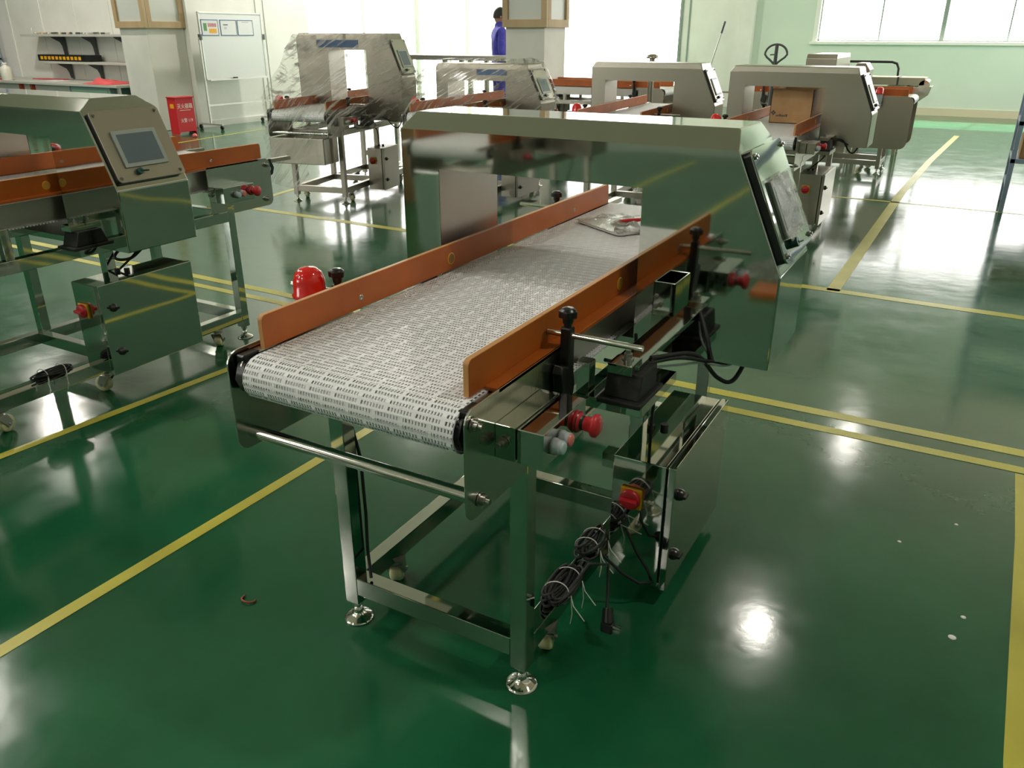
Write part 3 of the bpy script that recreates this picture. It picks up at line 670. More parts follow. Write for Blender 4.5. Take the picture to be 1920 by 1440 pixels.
# product packet on the belt
def wavy_sheet(nx, ny, sx, sy, amp, seed, curl=0):
    mb = MB()
    for j in range(ny + 1):
        for i in range(nx + 1):
            u, v = i / nx, j / ny
            z = amp * (noise.noise(Vector((u * 4 + seed, v * 4, seed))) + .5) * (math.sin(PI * u) * math.sin(PI * v)) ** .5 + curl * (u - .5) ** 2
            mb.v.append(((u - .5) * sx, (v - .5) * sy, max(0, z) + .001))
    for j in range(ny):
        for i in range(nx):
            a = j * (nx + 1) + i; mb.f.append((a, a + 1, a + nx + 2, a + nx + 1)); mb.smooth.append(True)
    return mb
M['foil'] = mat('silver_foil_tray', (.75, .76, .76), .22, .7)
pk = empty('food_packet', (.165, 1.20, .7775), math.radians(-32), 'clear bagged silver tray with red drawstring on the foreground belt beyond the tunnel', 'packet')
MB().prism([(p[0], p[1]) for p in rbox(.02, -.12, .12, -.085, .085)], 2, 0, .008).build('tray', 'foil', pk, bevel=.002)
wavy_sheet(20, 14, .25, .18, .035, 3).build('clear_wrap', 'bag', pk, loc=(0, 0, .008))
MB().tube([(.02, -.03, .018), (.05, .01, .026), (.10, .05, .035), (.16, .09, .045), (.20, .12, .05)], .007, 8).build('red_drawstring', 'red', pk)
M['green_leaf'] = mat('green_leaf_print', (.12, .30, .10), .5)
MB().lathe([(.001, .016), (.025, .014), (.035, .008)], (.0, .01, 0)).build('green_contents', 'green_leaf', pk)
wavy_sheet(16, 10, .17, .12, .03, 8, .05).build('white_pouch', 'paper', pk, loc=(.10, .06, .012))

# cardboard box on the belt of the fourth machine
cz = .7315
cb = empty('cardboard_box', (-.092, 5.29, .7565), 0, 'open brown cardboard box with dark printed emblem standing on a conveyor belt', 'cardboard box')
t_ = .004; w2, d2, h2 = .145, .23, .232
MB().box(-w2, w2, -d2, d2, 0, t_).box(-w2, w2, -d2, -d2 + t_, 0, h2).box(-w2, w2, d2 - t_, d2, 0, h2).box(-w2, -w2 + t_, -d2, d2, 0, h2).box(w2 - t_, w2, -d2, d2, 0, h2).build('carton_body', 'card', cb)
for (cx_, cy_) in ((-.120, .080), (-.120, .060), (-.130, .070), (-.110, .070)):
    MB().cyl((cx_, -d2 - .0006, cy_), (cx_, -d2, cy_), .007, n=10).build('printed_emblem', 'ink', cb)
pr_ = MB(); rr_ = random.Random(4); xx = -.10
while xx < -.025: ww = rr_.uniform(.004, .009); pr_.box(xx, xx + ww, -d2 - .0005, -d2, .045, .045 + rr_.uniform(.010, .020)); xx += ww + .003
pr_.build('printed_letters', 'ink', cb)
pr_ = MB()
for k in range(3): pr_.box(-.01, .09 - .02 * k, -d2 - .0004, -d2, .055 - .012 * k, .057 - .012 * k)
pr_.build('printed_lines', 'orange', cb)

# stretch film tents
def tent(label, pts, mtl='film', sub=3, amp=.02, rz=0, loc=(0, 0, 0), name='stretch_film_wrap'):
    bm = bmesh.new()
    for p in pts: bm.verts.new(p)
    r = bmesh.ops.convex_hull(bm, input=bm.verts)
    bmesh.ops.delete(bm, geom=[e for e in r['geom_interior'] if isinstance(e, bmesh.types.BMVert)], context='VERTS')
    bot = min(p[2] for p in pts)
    bmesh.ops.delete(bm, geom=[f for f in bm.faces if f.normal.z < -.8 and f.calc_center_median().z < bot + .05], context='FACES_ONLY')
    bmesh.ops.triangulate(bm, faces=bm.faces)
    for _ in range(sub): bmesh.ops.subdivide_edges(bm, edges=bm.edges, cuts=1, use_grid_fill=True)
    for v in bm.verts:
        n = noise.noise(v.co * 6) * amp + noise.noise(v.co * 17) * amp * .5; v.co += v.normal * n
    me = bpy.data.meshes.new(name); bm.to_mesh(me); bm.free(); me.materials.append(M[mtl])
    me.polygons.foreach_set('use_smooth', [True] * len(me.polygons))
    o = bpy.data.objects.new(name, me); COL.objects.link(o); o.location = loc; o.rotation_euler = (0, 0, rz)
    return tag(o, label, 'plastic film', 'stretch film wraps')
def loc2(pts, x, y, a):
    return pts
H3 = [(-.20, .51, 1.33), (.70, .51, 1.33), (-.20, .83, 1.33), (.70, .83, 1.33), (.84, .50, 1.00), (.84, .84, 1.00), (.84, .5, .64), (.84, .84, .64), (-.2, .5, .64), (-.09, -.25, .86), (.50, -.25, .86), (-.09, -.25, .57), (.50, -.25, .57), (-.09, 1.6, .86), (.50, 1.6, .86), (-.09, 1.6, .57), (.5, 1.6, .57), (.66, -.22, .60)]
tent('clear wrinkled film tented over the tall-headed detector with the square opening', H3, loc=(-4.0, 4.08, .012), rz=math.radians(12))
H4 = [(-.20, .51, 1.135), (.71, .51, 1.135), (-.20, .83, 1.135), (.71, .83, 1.135), (.84, .50, .81), (.84, .84, .81), (.84, .5, .58), (.84, .84, .58), (-.2, .5, .58), (-.09, -.25, .86), (.50, -.25, .86), (-.09, -.25, .57), (.52, -.25, .57), (-.09, 1.6, .86), (.50, 1.6, .86), (-.09, 1.6, .57), (.5, 1.6, .57)]
tent('clear streaky film stretched over the low detector behind the foreground machine', H4, loc=(-2.88, 4.46, .012), rz=math.radians(4))
sk = MB(); N = 24
for i in range(N + 1):
    u = i / N
    for k, z in enumerate((.58, .46, .34, .24 + .07 * math.sin(u * PI))):
        sk.v.append((-.10 + .45 * u + .02 * math.sin(9 * u + k), -.27 - .02 * k + .03 * math.sin(7 * u + k * 2), z - .14 * math.sin(u * PI) * k / 3))
for i in range(N):
    for k in range(3): a = i * 4 + k; sk.f.append((a, a + 4, a + 5, a + 1)); sk.smooth.append(True)
o = sk.build('stretch_film_wrap', 'film', loc=(-4.0, 4.08, 0)); o.rotation_euler = (0, 0, math.radians(12))
tag(o, 'loose skirt of clear film hanging below the bin end of the tall-headed detector', 'plastic film', 'stretch film wraps')
# blue labels on the brow of the wrapped machines
for (lx, ly, a, x0, x1, z0, z1, par) in ((-4.0, 4.08, 12, .02, .42, 1.24, 1.30, 0), (-2.88, 4.46, 4, .22, .50, 1.03, 1.075, 0)):
    o = MB().box(x0, x1, .517, .5205, z0, z1).build('brow_label', 'blue_label', bevel=0); o.location = (lx, ly, 0); o.rotation_euler = (0, 0, math.radians(a))
    for ob in bpy.data.objects:
        if ob.name.startswith('metal_detector_machine') and abs(ob.location.x - lx) < .01 and abs(ob.location.y - ly) < .01:
            o.parent = ob; o.location = (0, 0, 0); o.rotation_euler = (0, 0, 0)

# whiteboard on its stand
wb = empty('whiteboard', (-9.2, 8.42, 0), math.radians(90), 'tall wheeled whiteboard with three framed prints along its top', 'whiteboard')
MB().box(-.61, .61, -.012, .012, .72, 1.63).build('writing_surface', 'board', wb, bevel=.004)
fr = MB().box(-.62, .62, -.018, .016, 1.62, 1.645).box(-.62, .62, -.018, .016, .70, .722).box(-.625, -.605, -.018, .016, .70, 1.645).box(.605, .625, -.018, .016, .70, 1.645)
fr.build('board_frame', 'aluminium', wb, bevel=.003)
MB().box(-.60, .60, -.075, -.012, .695, .703).box(-.60, .60, -.077, -.072, .695, .712).build('pen_tray', 'aluminium', wb)
for sx in (-1, 1):
    st = MB().box(sx * .645 - .013, sx * .645 + .013, -.013, .013, .08, 1.30).build('stand_post', 'aluminium', wb, bevel=.002)
    MB().box(sx * .645 - .014, sx * .645 + .014, -.25, .25, .060, .085).build('stand_foot', 'aluminium', st, bevel=.003)
    for yy in (-.23, .23): MB().cyl((sx * .645 - .012, yy, .03), (sx * .645 + .012, yy, .03), .03, n=20).box(sx * .645 - .004, sx * .645 + .004, yy - .01, yy + .01, .03, .062).build('stand_caster', 'black', st)
    MB().box(sx * .63 - .02, sx * .63 + .02, -.03, .02, 1.26, 1.34).build('pivot_clamp', 'darkmetal', wb, bevel=.004)
MB().box(-.645, .645, -.01, .01, .33, .355).build('cross_bar', 'aluminium', wb)
for k, x in enumerate((-.43, -.07, .27)):
    p = MB().box(x - .155, x + .155, -.016, -.0125, 1.325, 1.535).build('framed_print', 'paper', wb)
    MB().box(x - .16, x + .16, -.018, -.0125, 1.53, 1.54).box(x - .16, x + .16, -.018, -.0125, 1.32, 1.33).box(x - .16, x - .152, -.018, -.0125, 1.32, 1.54).box(x + .152, x + .16, -.018, -.0125, 1.32, 1.54).build('print_border', 'blue_label', p)
    if k == 0:
        MB().box(x - .12, x - .06, -.0175, -.016, 1.385, 1.49).build('green_picture', 'green_leaf', p)
        q = MB()
        for j in range(6): q.box(x - .03 + j * .027, x - .015 + j * .027, -.0175, -.016, 1.44, 1.49)
        q.build('figure_row', 'red', p); MB().box(x - .02, x + .12, -.0175, -.016, 1.355, 1.415).build('yellow_picture', 'benchtop_y', p) if 'benchtop_y' in M else MB().box(x - .02, x + .12, -.0175, -.016, 1.355, 1.415).build('yellow_picture', 'yellow', p)
    elif k == 1:
        MB().box(x - .10, x - .01, -.0172, -.016, 1.465, 1.477).box(x - .09, x - .03, -.0172, -.016, 1.43, 1.434).box(x - .09, x - .04, -.0172, -.016, 1.415, 1.419).build('print_text', 'ink', p)
    else: MB().box(x - .06, x + .07, -.0172, -.016, 1.505, 1.512).build('print_text', 'greypl', p)
tag(MB().box(-.035, .035, -.02, .02, 0, .028).build('board_eraser', 'black', bevel=.006, loc=(-9.147, 8.33, .7035)), 'small black eraser lying in the pen tray of the whiteboard', 'eraser')
bpy.data.objects['board_eraser'].rotation_euler = (0, 0, PI / 2)

# red fire extinguisher box
fb = empty('fire_extinguisher_box', (-8.98, 6.99, 0), math.radians(84), 'red steel fire extinguisher cabinet with white Chinese lettering standing on the floor beside the column', 'fire cabinet')
MB().prism([(.0, 0), (.03, .035), (.32, .035), (.35, 0), (.35, .50), (0, .50)], 1, 0, .22).build('cabinet_body', 'redpaint', fb, bevel=.003)
MB().box(-.018, .368, -.018, .215, .50, .515).build('cabinet_lid', 'redpaint', fb, bevel=.003)
try:
    text_mesh('灭火器箱', .075, 'textwhite', (.175, -.0008, .385), (PI / 2, 0, 0), fb, 'cabinet_lettering', 1.0)
    text_mesh('火警 119', .062, 'textwhite', (.18, -.0008, .19), (PI / 2, 0, 0), fb, 'cabinet_lettering', 1.0)
except Exception: pass
MB().box(.07, .28, -.001, 0, .330, .336).build('printed_rule', 'textwhite', fb)
MB().box(-.001, 0, .05, .15, .36, .42).build('yellow_sticker', 'yellow', fb)
tag(MB().lathe([(0, 0), (.03, .005), (.035, .02), (.02, .045), (0, .05)], n=12).build('crumpled_cup', 'redcloth', loc=(-8.60, 6.93, 0)), 'small pinkish crumpled cup on the floor at the foot of the red cabinet', 'cup')

fb.scale = (.84, .9, 1)
# framed notices around the two columns
def frame_on(x, y, rz, wd, label, lightpanel='paper'):
    t = empty('display_frame', (x, y, 1.42), rz, label, 'picture frame', 'wooden display frames around the columns')
    h = 1.15; e = .075
    MB().box(-wd / 2, wd / 2, -.05, 0, 0, .09).box(-wd / 2, wd / 2, -.05, 0, h - .09, h).box(-wd / 2, -wd / 2 + e, -.05, 0, .09, h - .09).box(wd / 2 - e, wd / 2, -.05, 0, .09, h - .09).build('wooden_frame', 'wood', t, bevel=.003)
    MB().box(-wd / 2 + e, wd / 2 - e, -.02, -.01, .09, h - .09).build('notice_panel', 'panelgrey', t)
M['panelgrey'] = mat('pale_grey_panel', (.62, .64, .60), .4)
for (cx0, cx1, cy0, cy1, nm) in ((-10.19, -9.60, 7.2, 7.86, 'left column beside the red cabinet'), (-4.24, -3.70, 8.2, 8.78, 'middle column behind the person')):
    frame_on((cx0 + cx1 + .03) / 2, cy0, 0, cx1 - cx0 + .07, 'pale wooden display frame on the front face of the ' + nm)
    frame_on(cx1, (cy0 + cy1) / 2, PI / 2, cy1 - cy0 - .004, 'pale wooden display frame on the side face of the ' + nm)

# workbench corner on the far left
bn = empty('workbench', (-12.2, 7.3, 0), 0, 'long pale workbench with teal drawer cabinet against the wall at far left', 'workbench')
MB().box(-2.0, 1.98, -.30, .58, .60, .635).build('bench_top', 'benchtop', bn, bevel=.003)
for x in (-1.95, 1.93): MB().box(x - .02, x + .02, -.25, -.21, 0, .60).build('bench_leg', 'aluminium', bn); MB().box(x - .02, x + .02, .5, .54, 0, .60).build('bench_leg', 'aluminium', bn)
cbt = MB().box(.75, 1.7, -.22, .5, .10, .60).build('drawer_cabinet', 'teal', bn, bevel=.004)
MB().box(.80, 1.65, -.235, -.22, .15, .55).build('cabinet_door', 'greenbelt', cbt, bevel=.003)
for x in (-.55, -.25): MB().box(x, x + .06, -.25, -.2, .36, .60).build('red_bracket', 'debris_red', bn)
MB().box(-2.0, .7, -.2, -.18, .3, .6).build('modesty_panel', 'benchtop', bn)
for z, x0, x1, nm in ((1.335, -1.05, 1.9, 'upper wall shelf with small parts over the workbench'), (.925, -.55, 1.9, 'lower wall shelf carrying the black parts tray over the workbench')):
    s_ = empty('shelf', (-12.2, 7.88, z), 0, nm, 'shelf', 'wall shelves above the workbench')
    MB().box(x0, x1, -.32, .0, -.035, 0).build('shelf_board', 'benchtop', s_, bevel=.003)
    for bx_ in ((-.34, .46, 1.25) if z > 1 else (-.30, .50)):
        MB().prism([(.0, -.035), (-.26, -.035), (-.22, -.06), (-.10, -.12), (-.07, -.18), (-.05, -.27 if z < 1 else -.37), (0, -.27 if z < 1 else -.37)], 0, bx_ - .006, bx_ + .006).box(bx_ - .012, bx_ + .012, -.012, .0, -.285 if z < 1 else -.40, -.035).build('shelf_bracket', 'darkmetal', s_)
pt = empty('parts_tray', (-12.3, 7.70, .926), 0, 'long black parts tray with yellow squares on the lower wall shelf', 'tray')
MB().box(-.62, .72, -.12, .12, 0, .10).build('tray_body', 'black', pt, bevel=.01)
for k in range(11): MB().box(-.54 + k * .10, -.475 + k * .10, -.123, -.12, .025, .075).build('yellow_square', 'yellow', pt)
rr_ = random.Random(12)
ORD = 'first second third fourth fifth sixth seventh eighth ninth tenth eleventh twelfth thirteenth fourteenth fifteenth sixteenth seventeenth eighteenth'.split()
for k in range(18):
    x = -13.0 + k * .108; c_ = rr_.choice(['darkmetal', 'bolt', 'wood', 'aluminium'])
    mb = MB()
    if k % 3: mb.cyl((-.03, 0, .015), (.04, .02, .015), .012 + .006 * rr_.random(), n=10)
    else: mb.lathe([(0, 0), (.022, 0), (.022, .02), (.012, .035), (0, .036)], n=12)
    tag(mb.build('small_part', c_, loc=(x, 7.66 + .06 * rr_.random(), 1.3355)), '%s fitting, %s from the left on the upper wall shelf' % (('long ' if k % 3 else 'round ') + {'darkmetal': 'dark', 'bolt': 'grey metal', 'wood': 'brass-coloured', 'aluminium': 'pale'}[c_], ORD[k]), 'fitting', 'fittings on the upper wall shelf')
tag(MB().lathe([(0, 0), (.012, 0), (.009, .09), (.004, .10), (0, .10)]).build('glue_bottle', 'bottle', loc=(-13.12, 7.7, 1.3355)), 'thin upright glue bottle at the left end of the upper wall shelf', 'bottle')
bt = empty('plastic_bottle', (-13.10, 7.10, .636), 0, 'milky white plastic jug with handle on the left end of the workbench', 'bottle')
MB().lathe([(0, 0), (.085, 0), (.09, .01), (.09, .16), (.075, .20), (.035, .23), (.032, .25)], n=24).build('jug_body', 'bottle', bt)
MB().lathe([(0, .27), (.038, .268), (.038, .245), (.033, .243)], n=20).build('jug_cap', 'paper', bt)
MB().tube([(-.06, 0, .21), (-.085, 0, .25), (-.05, 0, .275), (-.02, 0, .255)], .012, 8).build('jug_handle', 'bottle', bt)
tag(MB().box(-.35, .35, -.1, .1, 0, .012).build('red_board', 'redpaint', loc=(-12.75, 7.62, .636)), 'narrow red board lying at the back of the workbench', 'board')
tag(MB().box(-.5, .2, -.15, .15, 0, .018).build('red_tray', 'redpaint', loc=(-13.6, 7.05, .636)), 'red tray under the milky jug at the left end of the bench', 'tray')
wsh = wavy_sheet(18, 12, .62, .46, .11, 21).build('red_plastic_bag', 'redcloth', loc=(-10.75, 7.25, .637)); tag(wsh, 'crumpled red plastic bag spread on the right end of the workbench', 'plastic bag')
tag(wavy_sheet(10, 8, .42, .30, .02, 31).build('paper_sheet', 'paper', loc=(-12.2, 7.35, .637)), 'loose sheet of white paper on the middle of the workbench', 'paper')

# blue-grey racks at both edges of the picture
def rack(x, y, rz, label, wd, dp, ht, shelves):
    t = empty('storage_rack', (x, y, 0), rz, label, 'storage rack', 'blue-grey storage racks')
    for (px, py) in ((0, 0), (wd, 0), (0, dp), (wd, dp)): MB().box(px, px + .035, py, py + .035, 0, ht).build('rack_post', 'bluerack', t, bevel=.002)
    for z in shelves: MB().box(.0, wd + .035, .0, dp + .035, z - .035, z).build('rack_shelf', 'bluerack', t, bevel=.002)
    MB().tube([(.018, .02, .16), (.018, dp, .38)], .006, 6).build('rack_brace', 'bluerack', t); MB().box(0, .02, .035, dp, .20, .225).build('rack_tie', 'bluerack', t)
    return t
rack(1.385, 6.55, 0, 'blue-grey steel rack with cartons at the right edge of the workshop', 1.4, .62, 1.9, (.43, .72, 1.15, 1.6))
for (x, y, z, w_, d_, h_, lab) in ((1.44, 6.60, .431, .34, .40, .17, 'brown carton with rounded flap on the lowest shelf of the right-hand rack'), (1.80, 6.60, .431, .36, .42, .20, 'brown carton beside the front carton on the lowest shelf of the right-hand rack'), (1.45, 6.62, .721, .5, .40, .10, 'flat pale stack of bags on the second shelf of the right-hand rack')):
    c_ = tag(MB().box(0, w_, 0, d_, 0, h_).build('carton' if 'carton' in lab else 'bag_stack', 'card' if 'carton' in lab else 'paper', bevel=.006, loc=(x, y, z)), lab, 'cardboard box' if 'carton' in lab else 'bags')
    if z < .5 and x < 1.5: MB().cyl((.17, -.0008, .08), (.17, 0, .08), .022, n=20).build('printed_mark', 'ink', c_)
rack(-14.90, 7.15, 0, 'blue-grey steel rack at the far left corner behind the workbench', .55, .60, 1.95, (.25, .62, .95, 1.35, 1.75))
for (z, h_, c_, lab) in ((.621, .07, 'ink', 'dark folded bundle on the left rack, second shelf'), (.951, .10, 'card', 'brown carton on the middle shelf of the left rack'), (1.351, .20, 'darkmetal', 'dark box on the upper shelf of the left rack')):
    tag(MB().box(0, .42, 0, .45, 0, h_).build('stored_box', c_, bevel=.01, loc=(-14.83, 7.2, z)), lab, 'box')
tag(MB().box(-.5, .15, -.2, .2, 0, .25).build('black_tool_case', 'black', bevel=.02, loc=(-14.1, 6.75, 0)), 'black tool case on the floor at the end of the workbench', 'tool case')

# steel packing table behind the wrapped machines
tb = empty('steel_table', (-5.2, 8.55, 0), 0, 'long bare steel frame table standing between the wrapped machines and the person', 'table')
MB().box(-.95, 1.0, -.25, .25, 1.03, 1.09).build('table_frame', 'satin', tb, bevel=.003)
for x in (-.9, -.05, .35, .93): MB().box(x - .025, x + .025, -.23, -.18, 0, 1.03).build('table_leg', 'satin', tb); MB().box(x - .025, x + .025, .18, .23, 0, 1.03).build('table_leg', 'satin', tb)
MB().box(-.9, .93, -.22, -.19, .25, .29).box(-.9, .93, .19, .22, .25, .29).build('table_rail', 'satin', tb)

# person (standing, seen from behind and to the side)
def person(x, y, rz):
    P = empty('person', (x, y, 0), rz, 'person in violet-blue work clothes with short dark hair standing beside the middle column', 'person')
    V = [(0, 0, .96), (0, 0, 1.08), (0, .01, 1.22), (0, .0, 1.38), (0, .005, 1.46), (0, .03, 1.54),
         (.09, 0, .90), (.11, .02, .50), (.11, -.01, .09), (.12, .12, .045),
         (-.09, 0, .90), (-.11, .0, .50), (-.11, -.03, .09), (-.12, .10, .045),
         (.17, 0, 1.39), (.22, -.02, 1.13), (.19, .10, .92), (-.17, 0, 1.39), (-.22, -.02, 1.13), (-.19, .09, .92)]
    E_ = [(0, 1), (1, 2), (2, 3), (3, 4), (4, 5), (0, 6), (6, 7), (7, 8), (8, 9), (0, 10), (10, 11), (11, 12), (12, 13), (3, 14), (14, 15), (15, 16), (3, 17), (17, 18), (18, 19)]
    Rr = [(.16, .11), (.15, .105), (.175, .13), (.165, .115), (.062, .062), (.055, .058), (.095, .10), (.065, .07), (.042, .048), (.042, .034), (.095, .10), (.065, .07), (.042, .048), (.042, .034), (.062, .062), (.048, .05), (.032, .034), (.062, .062), (.048, .05), (.032, .034)]
    def skin(name, vs, es, rs, m, parent, sub=2):
        me = bpy.data.meshes.new(name); me.from_pydata(vs, es, []); o = bpy.data.objects.new(name, me); COL.objects.link(o); o.parent = parent
        me.materials.append(M[m]); o.modifiers.new('s', 'SKIN'); 
        for i, v in enumerate(me.skin_vertices[0].data): v.radius = rs[i]; v.use_root = (i == 0)
        sb = o.modifiers.new('u', 'SUBSURF'); sb.levels = sb.render_levels = sub
        bpy.context.view_layer.update(); dg = bpy.context.evaluated_depsgraph_get(); me2 = bpy.data.meshes.new_from_object(o.evaluated_get(dg)); o.modifiers.clear(); o.data = me2
        me2.materials.clear(); me2.materials.append(M[m]); me2.polygons.foreach_set('use_smooth', [True] * len(me2.polygons)); return o
    b = skin('work_clothes', V, E_, Rr, 'cloth', P)
    MB().lathe([(.070, 0), (.074, .02), (.066, .045), (.060, .05)], (0, .012, 1.435), n=20).build('collar', 'cloth', b)
    # head with face
    hd = MB(); n1, n2 = 20, 16; vs = []
    for j in range(n2 + 1):
        ph = PI * j / n2
        for i in range(n1):
            t = 2 * PI * i / n1; x_, y_, z_ = math.sin(ph) * math.cos(t), math.sin(ph) * math.sin(t), math.cos(ph)
            sx, sy, sz = .074, .094, .116
            if z_ < 0: sx *= 1 + .32 * z_; sy *= 1 + .15 * z_
            q = Vector((x_ * sx, y_ * sy, z_ * sz))
            if y_ > .8 and abs(x_) < .25 and -.35 < z_ < .1: q.y += .018
            vs.append((q.x, q.y + .02, q.z + 1.565))
    hd.add(vs, [(j * n1 + i, j * n1 + (i + 1) % n1, (j + 1) * n1 + (i + 1) % n1, (j + 1) * n1 + i) for j in range(n2) for i in range(n1)], True)
    hd.cyl((0, .01, 1.42), (0, .02, 1.50), .052, n=18)
    for s in (-1, 1): hd.lathe([(0, 0), (.012, .004), (.014, .012), (0, .014)], (s * .070, .012, 1.56), (s, -.3, 0), 12)
    for s in (-1, 1): hd.lathe([(0, .004), (.009, 0), (.012, -.004)], (s * .030, .105, 1.575), (0, 1, 0), 10)
    h = hd.build('head', 'skin', P)
    MB().box(-.025, .025, .108, .113, 1.508, 1.516).build('mouth', 'redcloth', h, bevel=.002)
    for s in (-1, 1): MB().lathe([(0, .006), (.005, .004), (.007, 0)], (s * .030, .107, 1.577), (0, 1, 0), 10).build('eye', 'ink', h)
    hr = MB(); vs = []
    for j in range(10):
        ph = PI * .56 * j / 9
        for i in range(24):
            t = 2 * PI * i / 24; lim = .62 if math.sin(t) > .3 else 1.0
            p2 = ph * lim; q = Vector((math.sin(p2) * math.cos(t) * .080, math.sin(p2) * math.sin(t) * .101 + .016, math.cos(p2) * .122 + 1.568)); vs.append(q)
    hr.add(vs, [(j * 24 + i, j * 24 + (i + 1) % 24, (j + 1) * 24 + (i + 1) % 24, (j + 1) * 24 + i) for j in range(9) for i in range(24)], True)
    hr.build('hair', 'hair', h)
    for s in (-1, 1):
        x_ = s * .19; c_ = Vector((x_, .105 if s > 0 else .095, .90))
        hn = skin('hand', [c_, c_ + Vector((0, .025, -.05)), c_ + Vector((0, .05, -.085))] + [c_ + Vector((d, .06 + abs(d) * .1, -.085)) for d in (-.03, -.01, .01, .03)] + [c_ + Vector((d, .085, -.15 + abs(d) * .5)) for d in (-.03, -.01, .01, .03)] + [c_ + Vector((-s * .045, .04, -.06)), c_ + Vector((-s * .05, .06, -.095))],
                  [(0, 1), (1, 2), (2, 3), (2, 4), (2, 5), (2, 6), (3, 7), (4, 8), (5, 9), (6, 10), (1, 11), (11, 12)], [(.022, .025), (.036, .016), (.034, .014)] + [(.009, .009)] * 4 + [(.007, .007)] * 4 + [(.011, .011), (.009, .009)], 'skin', P, 1)
        MB().prism([(p[0] + s * .115, p[1]) for p in rbox(.04, -.045, .045, -.06, .20)], 2, 0, .05).build('shoe', 'black', P, bevel=.012)
person(-4.97, 9.3, math.radians(-48))

# pallet jack
pj = empty('pallet_jack', (-.745, 7.35, 0), 0, 'hand pallet jack with grey looped handle standing upright behind the second row', 'pallet jack')
lp = []
for i in range(24):
    t = 2 * PI * i / 24; r = .105 if math.sin(t) > -.2 else .105 - .03 * (-math.sin(t) - .2)
    lp.append((r * math.cos(t) * (1 if math.sin(t) > -.1 else max(.05, 1 + 1.0 * (math.sin(t) + .1))), 0, 1.17 + .09 * math.sin(t) * (1 if math.sin(t) > 0 else 1.15)))
MB().tube(lp, .010, 8, True).build('handle_loop', 'darkmetal', pj)
MB().tube([(0, 0, 1.26), (0, 0, .95), (0, -.05, .30)], .018, 10).build('draw_bar', 'darkmetal', pj)
MB().tube([(0, 0, 1.17), (-.055, 0, 1.165)], .006, 6).build('release_lever', 'darkmetal', pj)
MB().cyl((0, 0, .12), (0, 0, .38), .05, n=18).box(-.10, .10, -.06, .06, .16, .24).build('pump', 'darkmetal', pj)
for s in (-1, 1):
    MB().box(-1.15, -.05, s * .19 - .08, s * .19 + .08, .06, .10).build('fork', 'redpaint', pj, bevel=.006)
    MB().cyl((-1.05, s * .19 - .03, .035), (-1.05, s * .19 + .03, .035), .035, n=16).build('fork_roller', 'nylon', pj)
    MB().cyl((s * .06 - .02, 0, .08), (s * .06 + .02, 0, .08), .08, n=20).build('steer_wheel', 'black', pj)
MB().box(-.10, -.04, -.27, .27, .06, .30).build('fork_bridge', 'redpaint', pj, bevel=.006)

# broom against the far wall
bmn = empty('broom', (-2.25, 10.0, 0), 0, 'thin pale broom stick with dark grip leaning up behind the second row machines', 'broom')
MB().cyl((-.15, 0, .05), (.21, 0, 1.40), .008, n=10).build('broom_stick', 'aluminium', bmn); MB().cyl((.20, 0, 1.36), (.235, 0, 1.50), .013, n=10).build('broom_grip', 'darkmetal', bmn)
MB().box(-.30, .0, -.03, .03, 0, .09).build('broom_head', 'greypl', bmn)

# flatbed trolley with looped handle, far roller conveyor, small tunnel head and round cover
tl = empty('platform_trolley', (-.47, 11.0, 0), 0, 'platform trolley with black tube handle behind the far machines', 'trolley')
MB().tube([(-.5, 0, .2), (-.5, 0, .95), (-.48, 0, 1.0), (-.44, 0, 1.02), (.42, 0, 1.02), (.48, 0, 1.0), (.51, 0, .94), (.54, 0, .2)], .016, 10).build('push_handle', 'black', tl)
MB().box(-.55, .58, .0, .8, .16, .20).build('platform', 'darkmetal', tl, bevel=.005)
for (x, y) in ((-.45, .1), (.48, .1), (-.45, .7), (.48, .7)): MB().cyl((x - .02, y, .06), (x + .02, y, .06), .06, n=16).box(x - .01, x + .01, y - .02, y + .02, .06, .16).build('trolley_wheel', 'black', tl)
rc = empty('roller_conveyor', (.15, 10.0, 0), 0, 'short cream roller conveyor with shiny drive end beside the window wall', 'conveyor')
MB().box(-.45, .30, -.2, .2, .80, .885).build('conveyor_frame', 'stripe', rc, bevel=.004)
MB().box(.0, .02, -.205, .205, .80, .89).build('frame_joint', 'darkmetal', rc)
MB().cyl((.30, -.2, .80), (.30, .2, .80), .06, n=20).prism([(-.10, .79), (.38, .79), (.36, .70), (.26, .62), (.2, .66), (-.02, .70)], 1, -.18, .18).build('drive_end', 'chrome', rc, bevel=.004)
for (x, y) in ((-.4, -.17), (-.4, .17), (.1, -.17), (.1, .17)): MB().box(x - .02, x + .02, y - .02, y + .02, 0, .80).build('conveyor_leg', 'stripe', rc)
sh = empty('tunnel_cover', (-.15, 9.30, 0), 0, 'small chamfered steel tunnel cover with orange side on the cream conveyor stand', 'machine cover')
MB().prism([(-.14, .80), (.05, .80), (.05, .98), (.0, 1.05), (-.09, 1.05), (-.14, .98)], 1, -.06, .28).build('cover_shell', 'satin', sh, bevel=.003)
MB().box(-.13, -.02, -.066, -.06, .80, 1.0).build('orange_side', 'orange', sh)
MB().box(-.12, -.08, .0, .04, 0, .80).box(.0, .04, .0, .04, 0, .80).box(-.12, -.08, .2, .24, 0, .80).box(.0, .04, .2, .24, 0, .80).build('cover_stand', 'satin', sh)
dm = empty('fan_cover', (-2.09, 7.6, 0), 0, 'grey round cover showing above the unwrapped detector in the second row', 'machine cover')
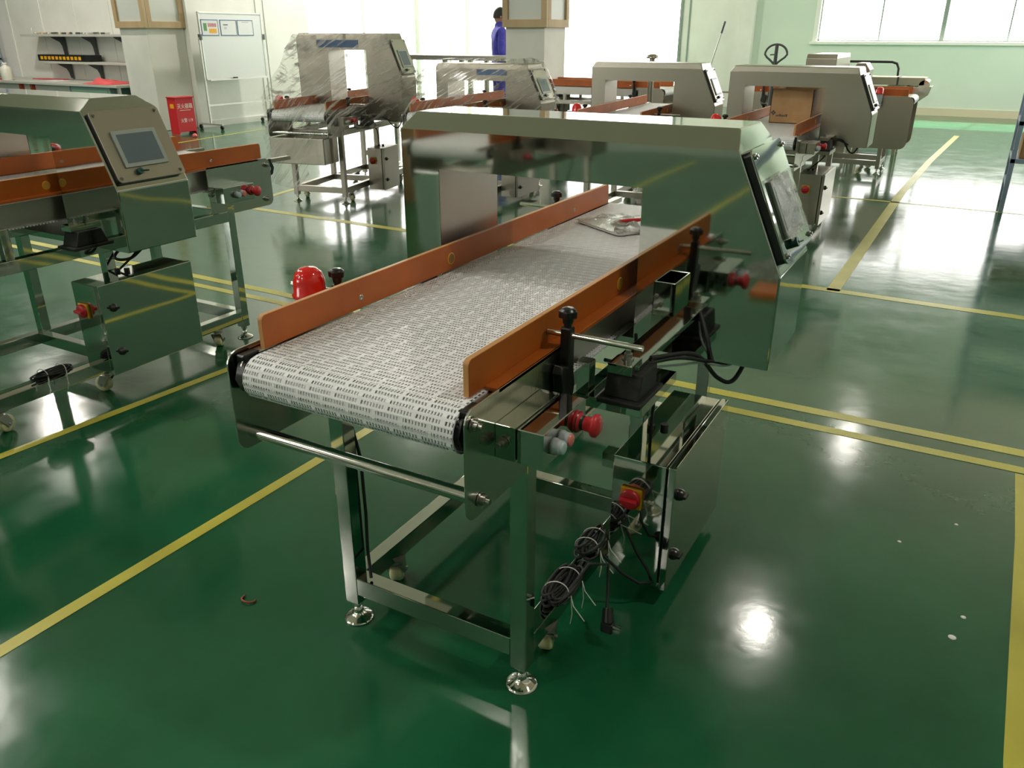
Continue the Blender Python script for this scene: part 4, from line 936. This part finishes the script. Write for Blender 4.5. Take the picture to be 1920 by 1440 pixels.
MB().lathe([(.0, 1.155), (.03, 1.152), (.055, 1.14), (.068, 1.12), (.065, 1.11)], n=24).build('dome', 'satin', dm); MB().cyl((0, 0, 0), (0, 0, 1.115), .03, n=12).cyl((0, 0, 0), (0, 0, .02), .16, n=24).build('pedestal', 'satin', dm)

# scraps on the floor
rng = [(math.cos(t) * .020, math.sin(t) * .016, .003 + .003 * abs(math.sin(t))) for t in [PI * .9 + i * PI * 1.2 / 14 for i in range(15)]]
tag(MB().tube(rng, .0024, 6).build('red_scrap', 'debris_red', loc=(-.288, -.093, 0)), 'curled red scrap of plastic on the green floor left of the foreground machine', 'scrap')
for (x, y, s) in ((1.314, .644, .010), (1.335, .74, .007), (1.30, 1.2, .006), (1.16, 1.02, .006)):
    tag(MB().lathe([(0, .0), (s, .0), (s * .8, .0012), (0, .0015)], n=9).build('paper_fleck', 'paper', loc=(x, y, .0003)), 'tiny white fleck on the bare green floor at lower right', 'fleck', 'white flecks on the floor')
# bag and board lying on the floor behind the camera, mirrored in the polished head
tag(MB().box(-.16, .16, -.10, .10, 0, .03).build('orange_offcut', 'orange', bevel=.003, loc=(.33, -2.25, 0)), 'orange board offcut on the floor, seen mirrored in the polished detector head', 'board')
tag(wavy_sheet(22, 16, .46, .28, .13, 41).build('plastic_bag', 'bag', loc=(.26, -2.65, 0)), 'clear crumpled plastic bag on the floor, seen mirrored in the foreground machine head', 'plastic bag')

for k, (x, y, z, w_, d_, h_, a) in enumerate(((-3.6, -3.6, 0, .5, .4, .42, .1), (-3.58, -3.62, .421, .45, .38, .36, -.1), (-4.3, -3.5, 0, .45, .4, .5, .2))):
    tag(MB().box(0, w_, 0, d_, 0, h_).box(w_ * .45, w_ * .55, -.0005, d_ + .0005, -.0 + h_ - .001, h_ + .0005).build('cardboard_box', 'card', loc=(x, y, z)), ('closed carton at the bottom of the stack behind the viewpoint', 'closed carton on top of the stack behind the viewpoint', 'single closed carton beside the stack behind the viewpoint')[k], 'cardboard box').rotation_euler = (0, 0, a)
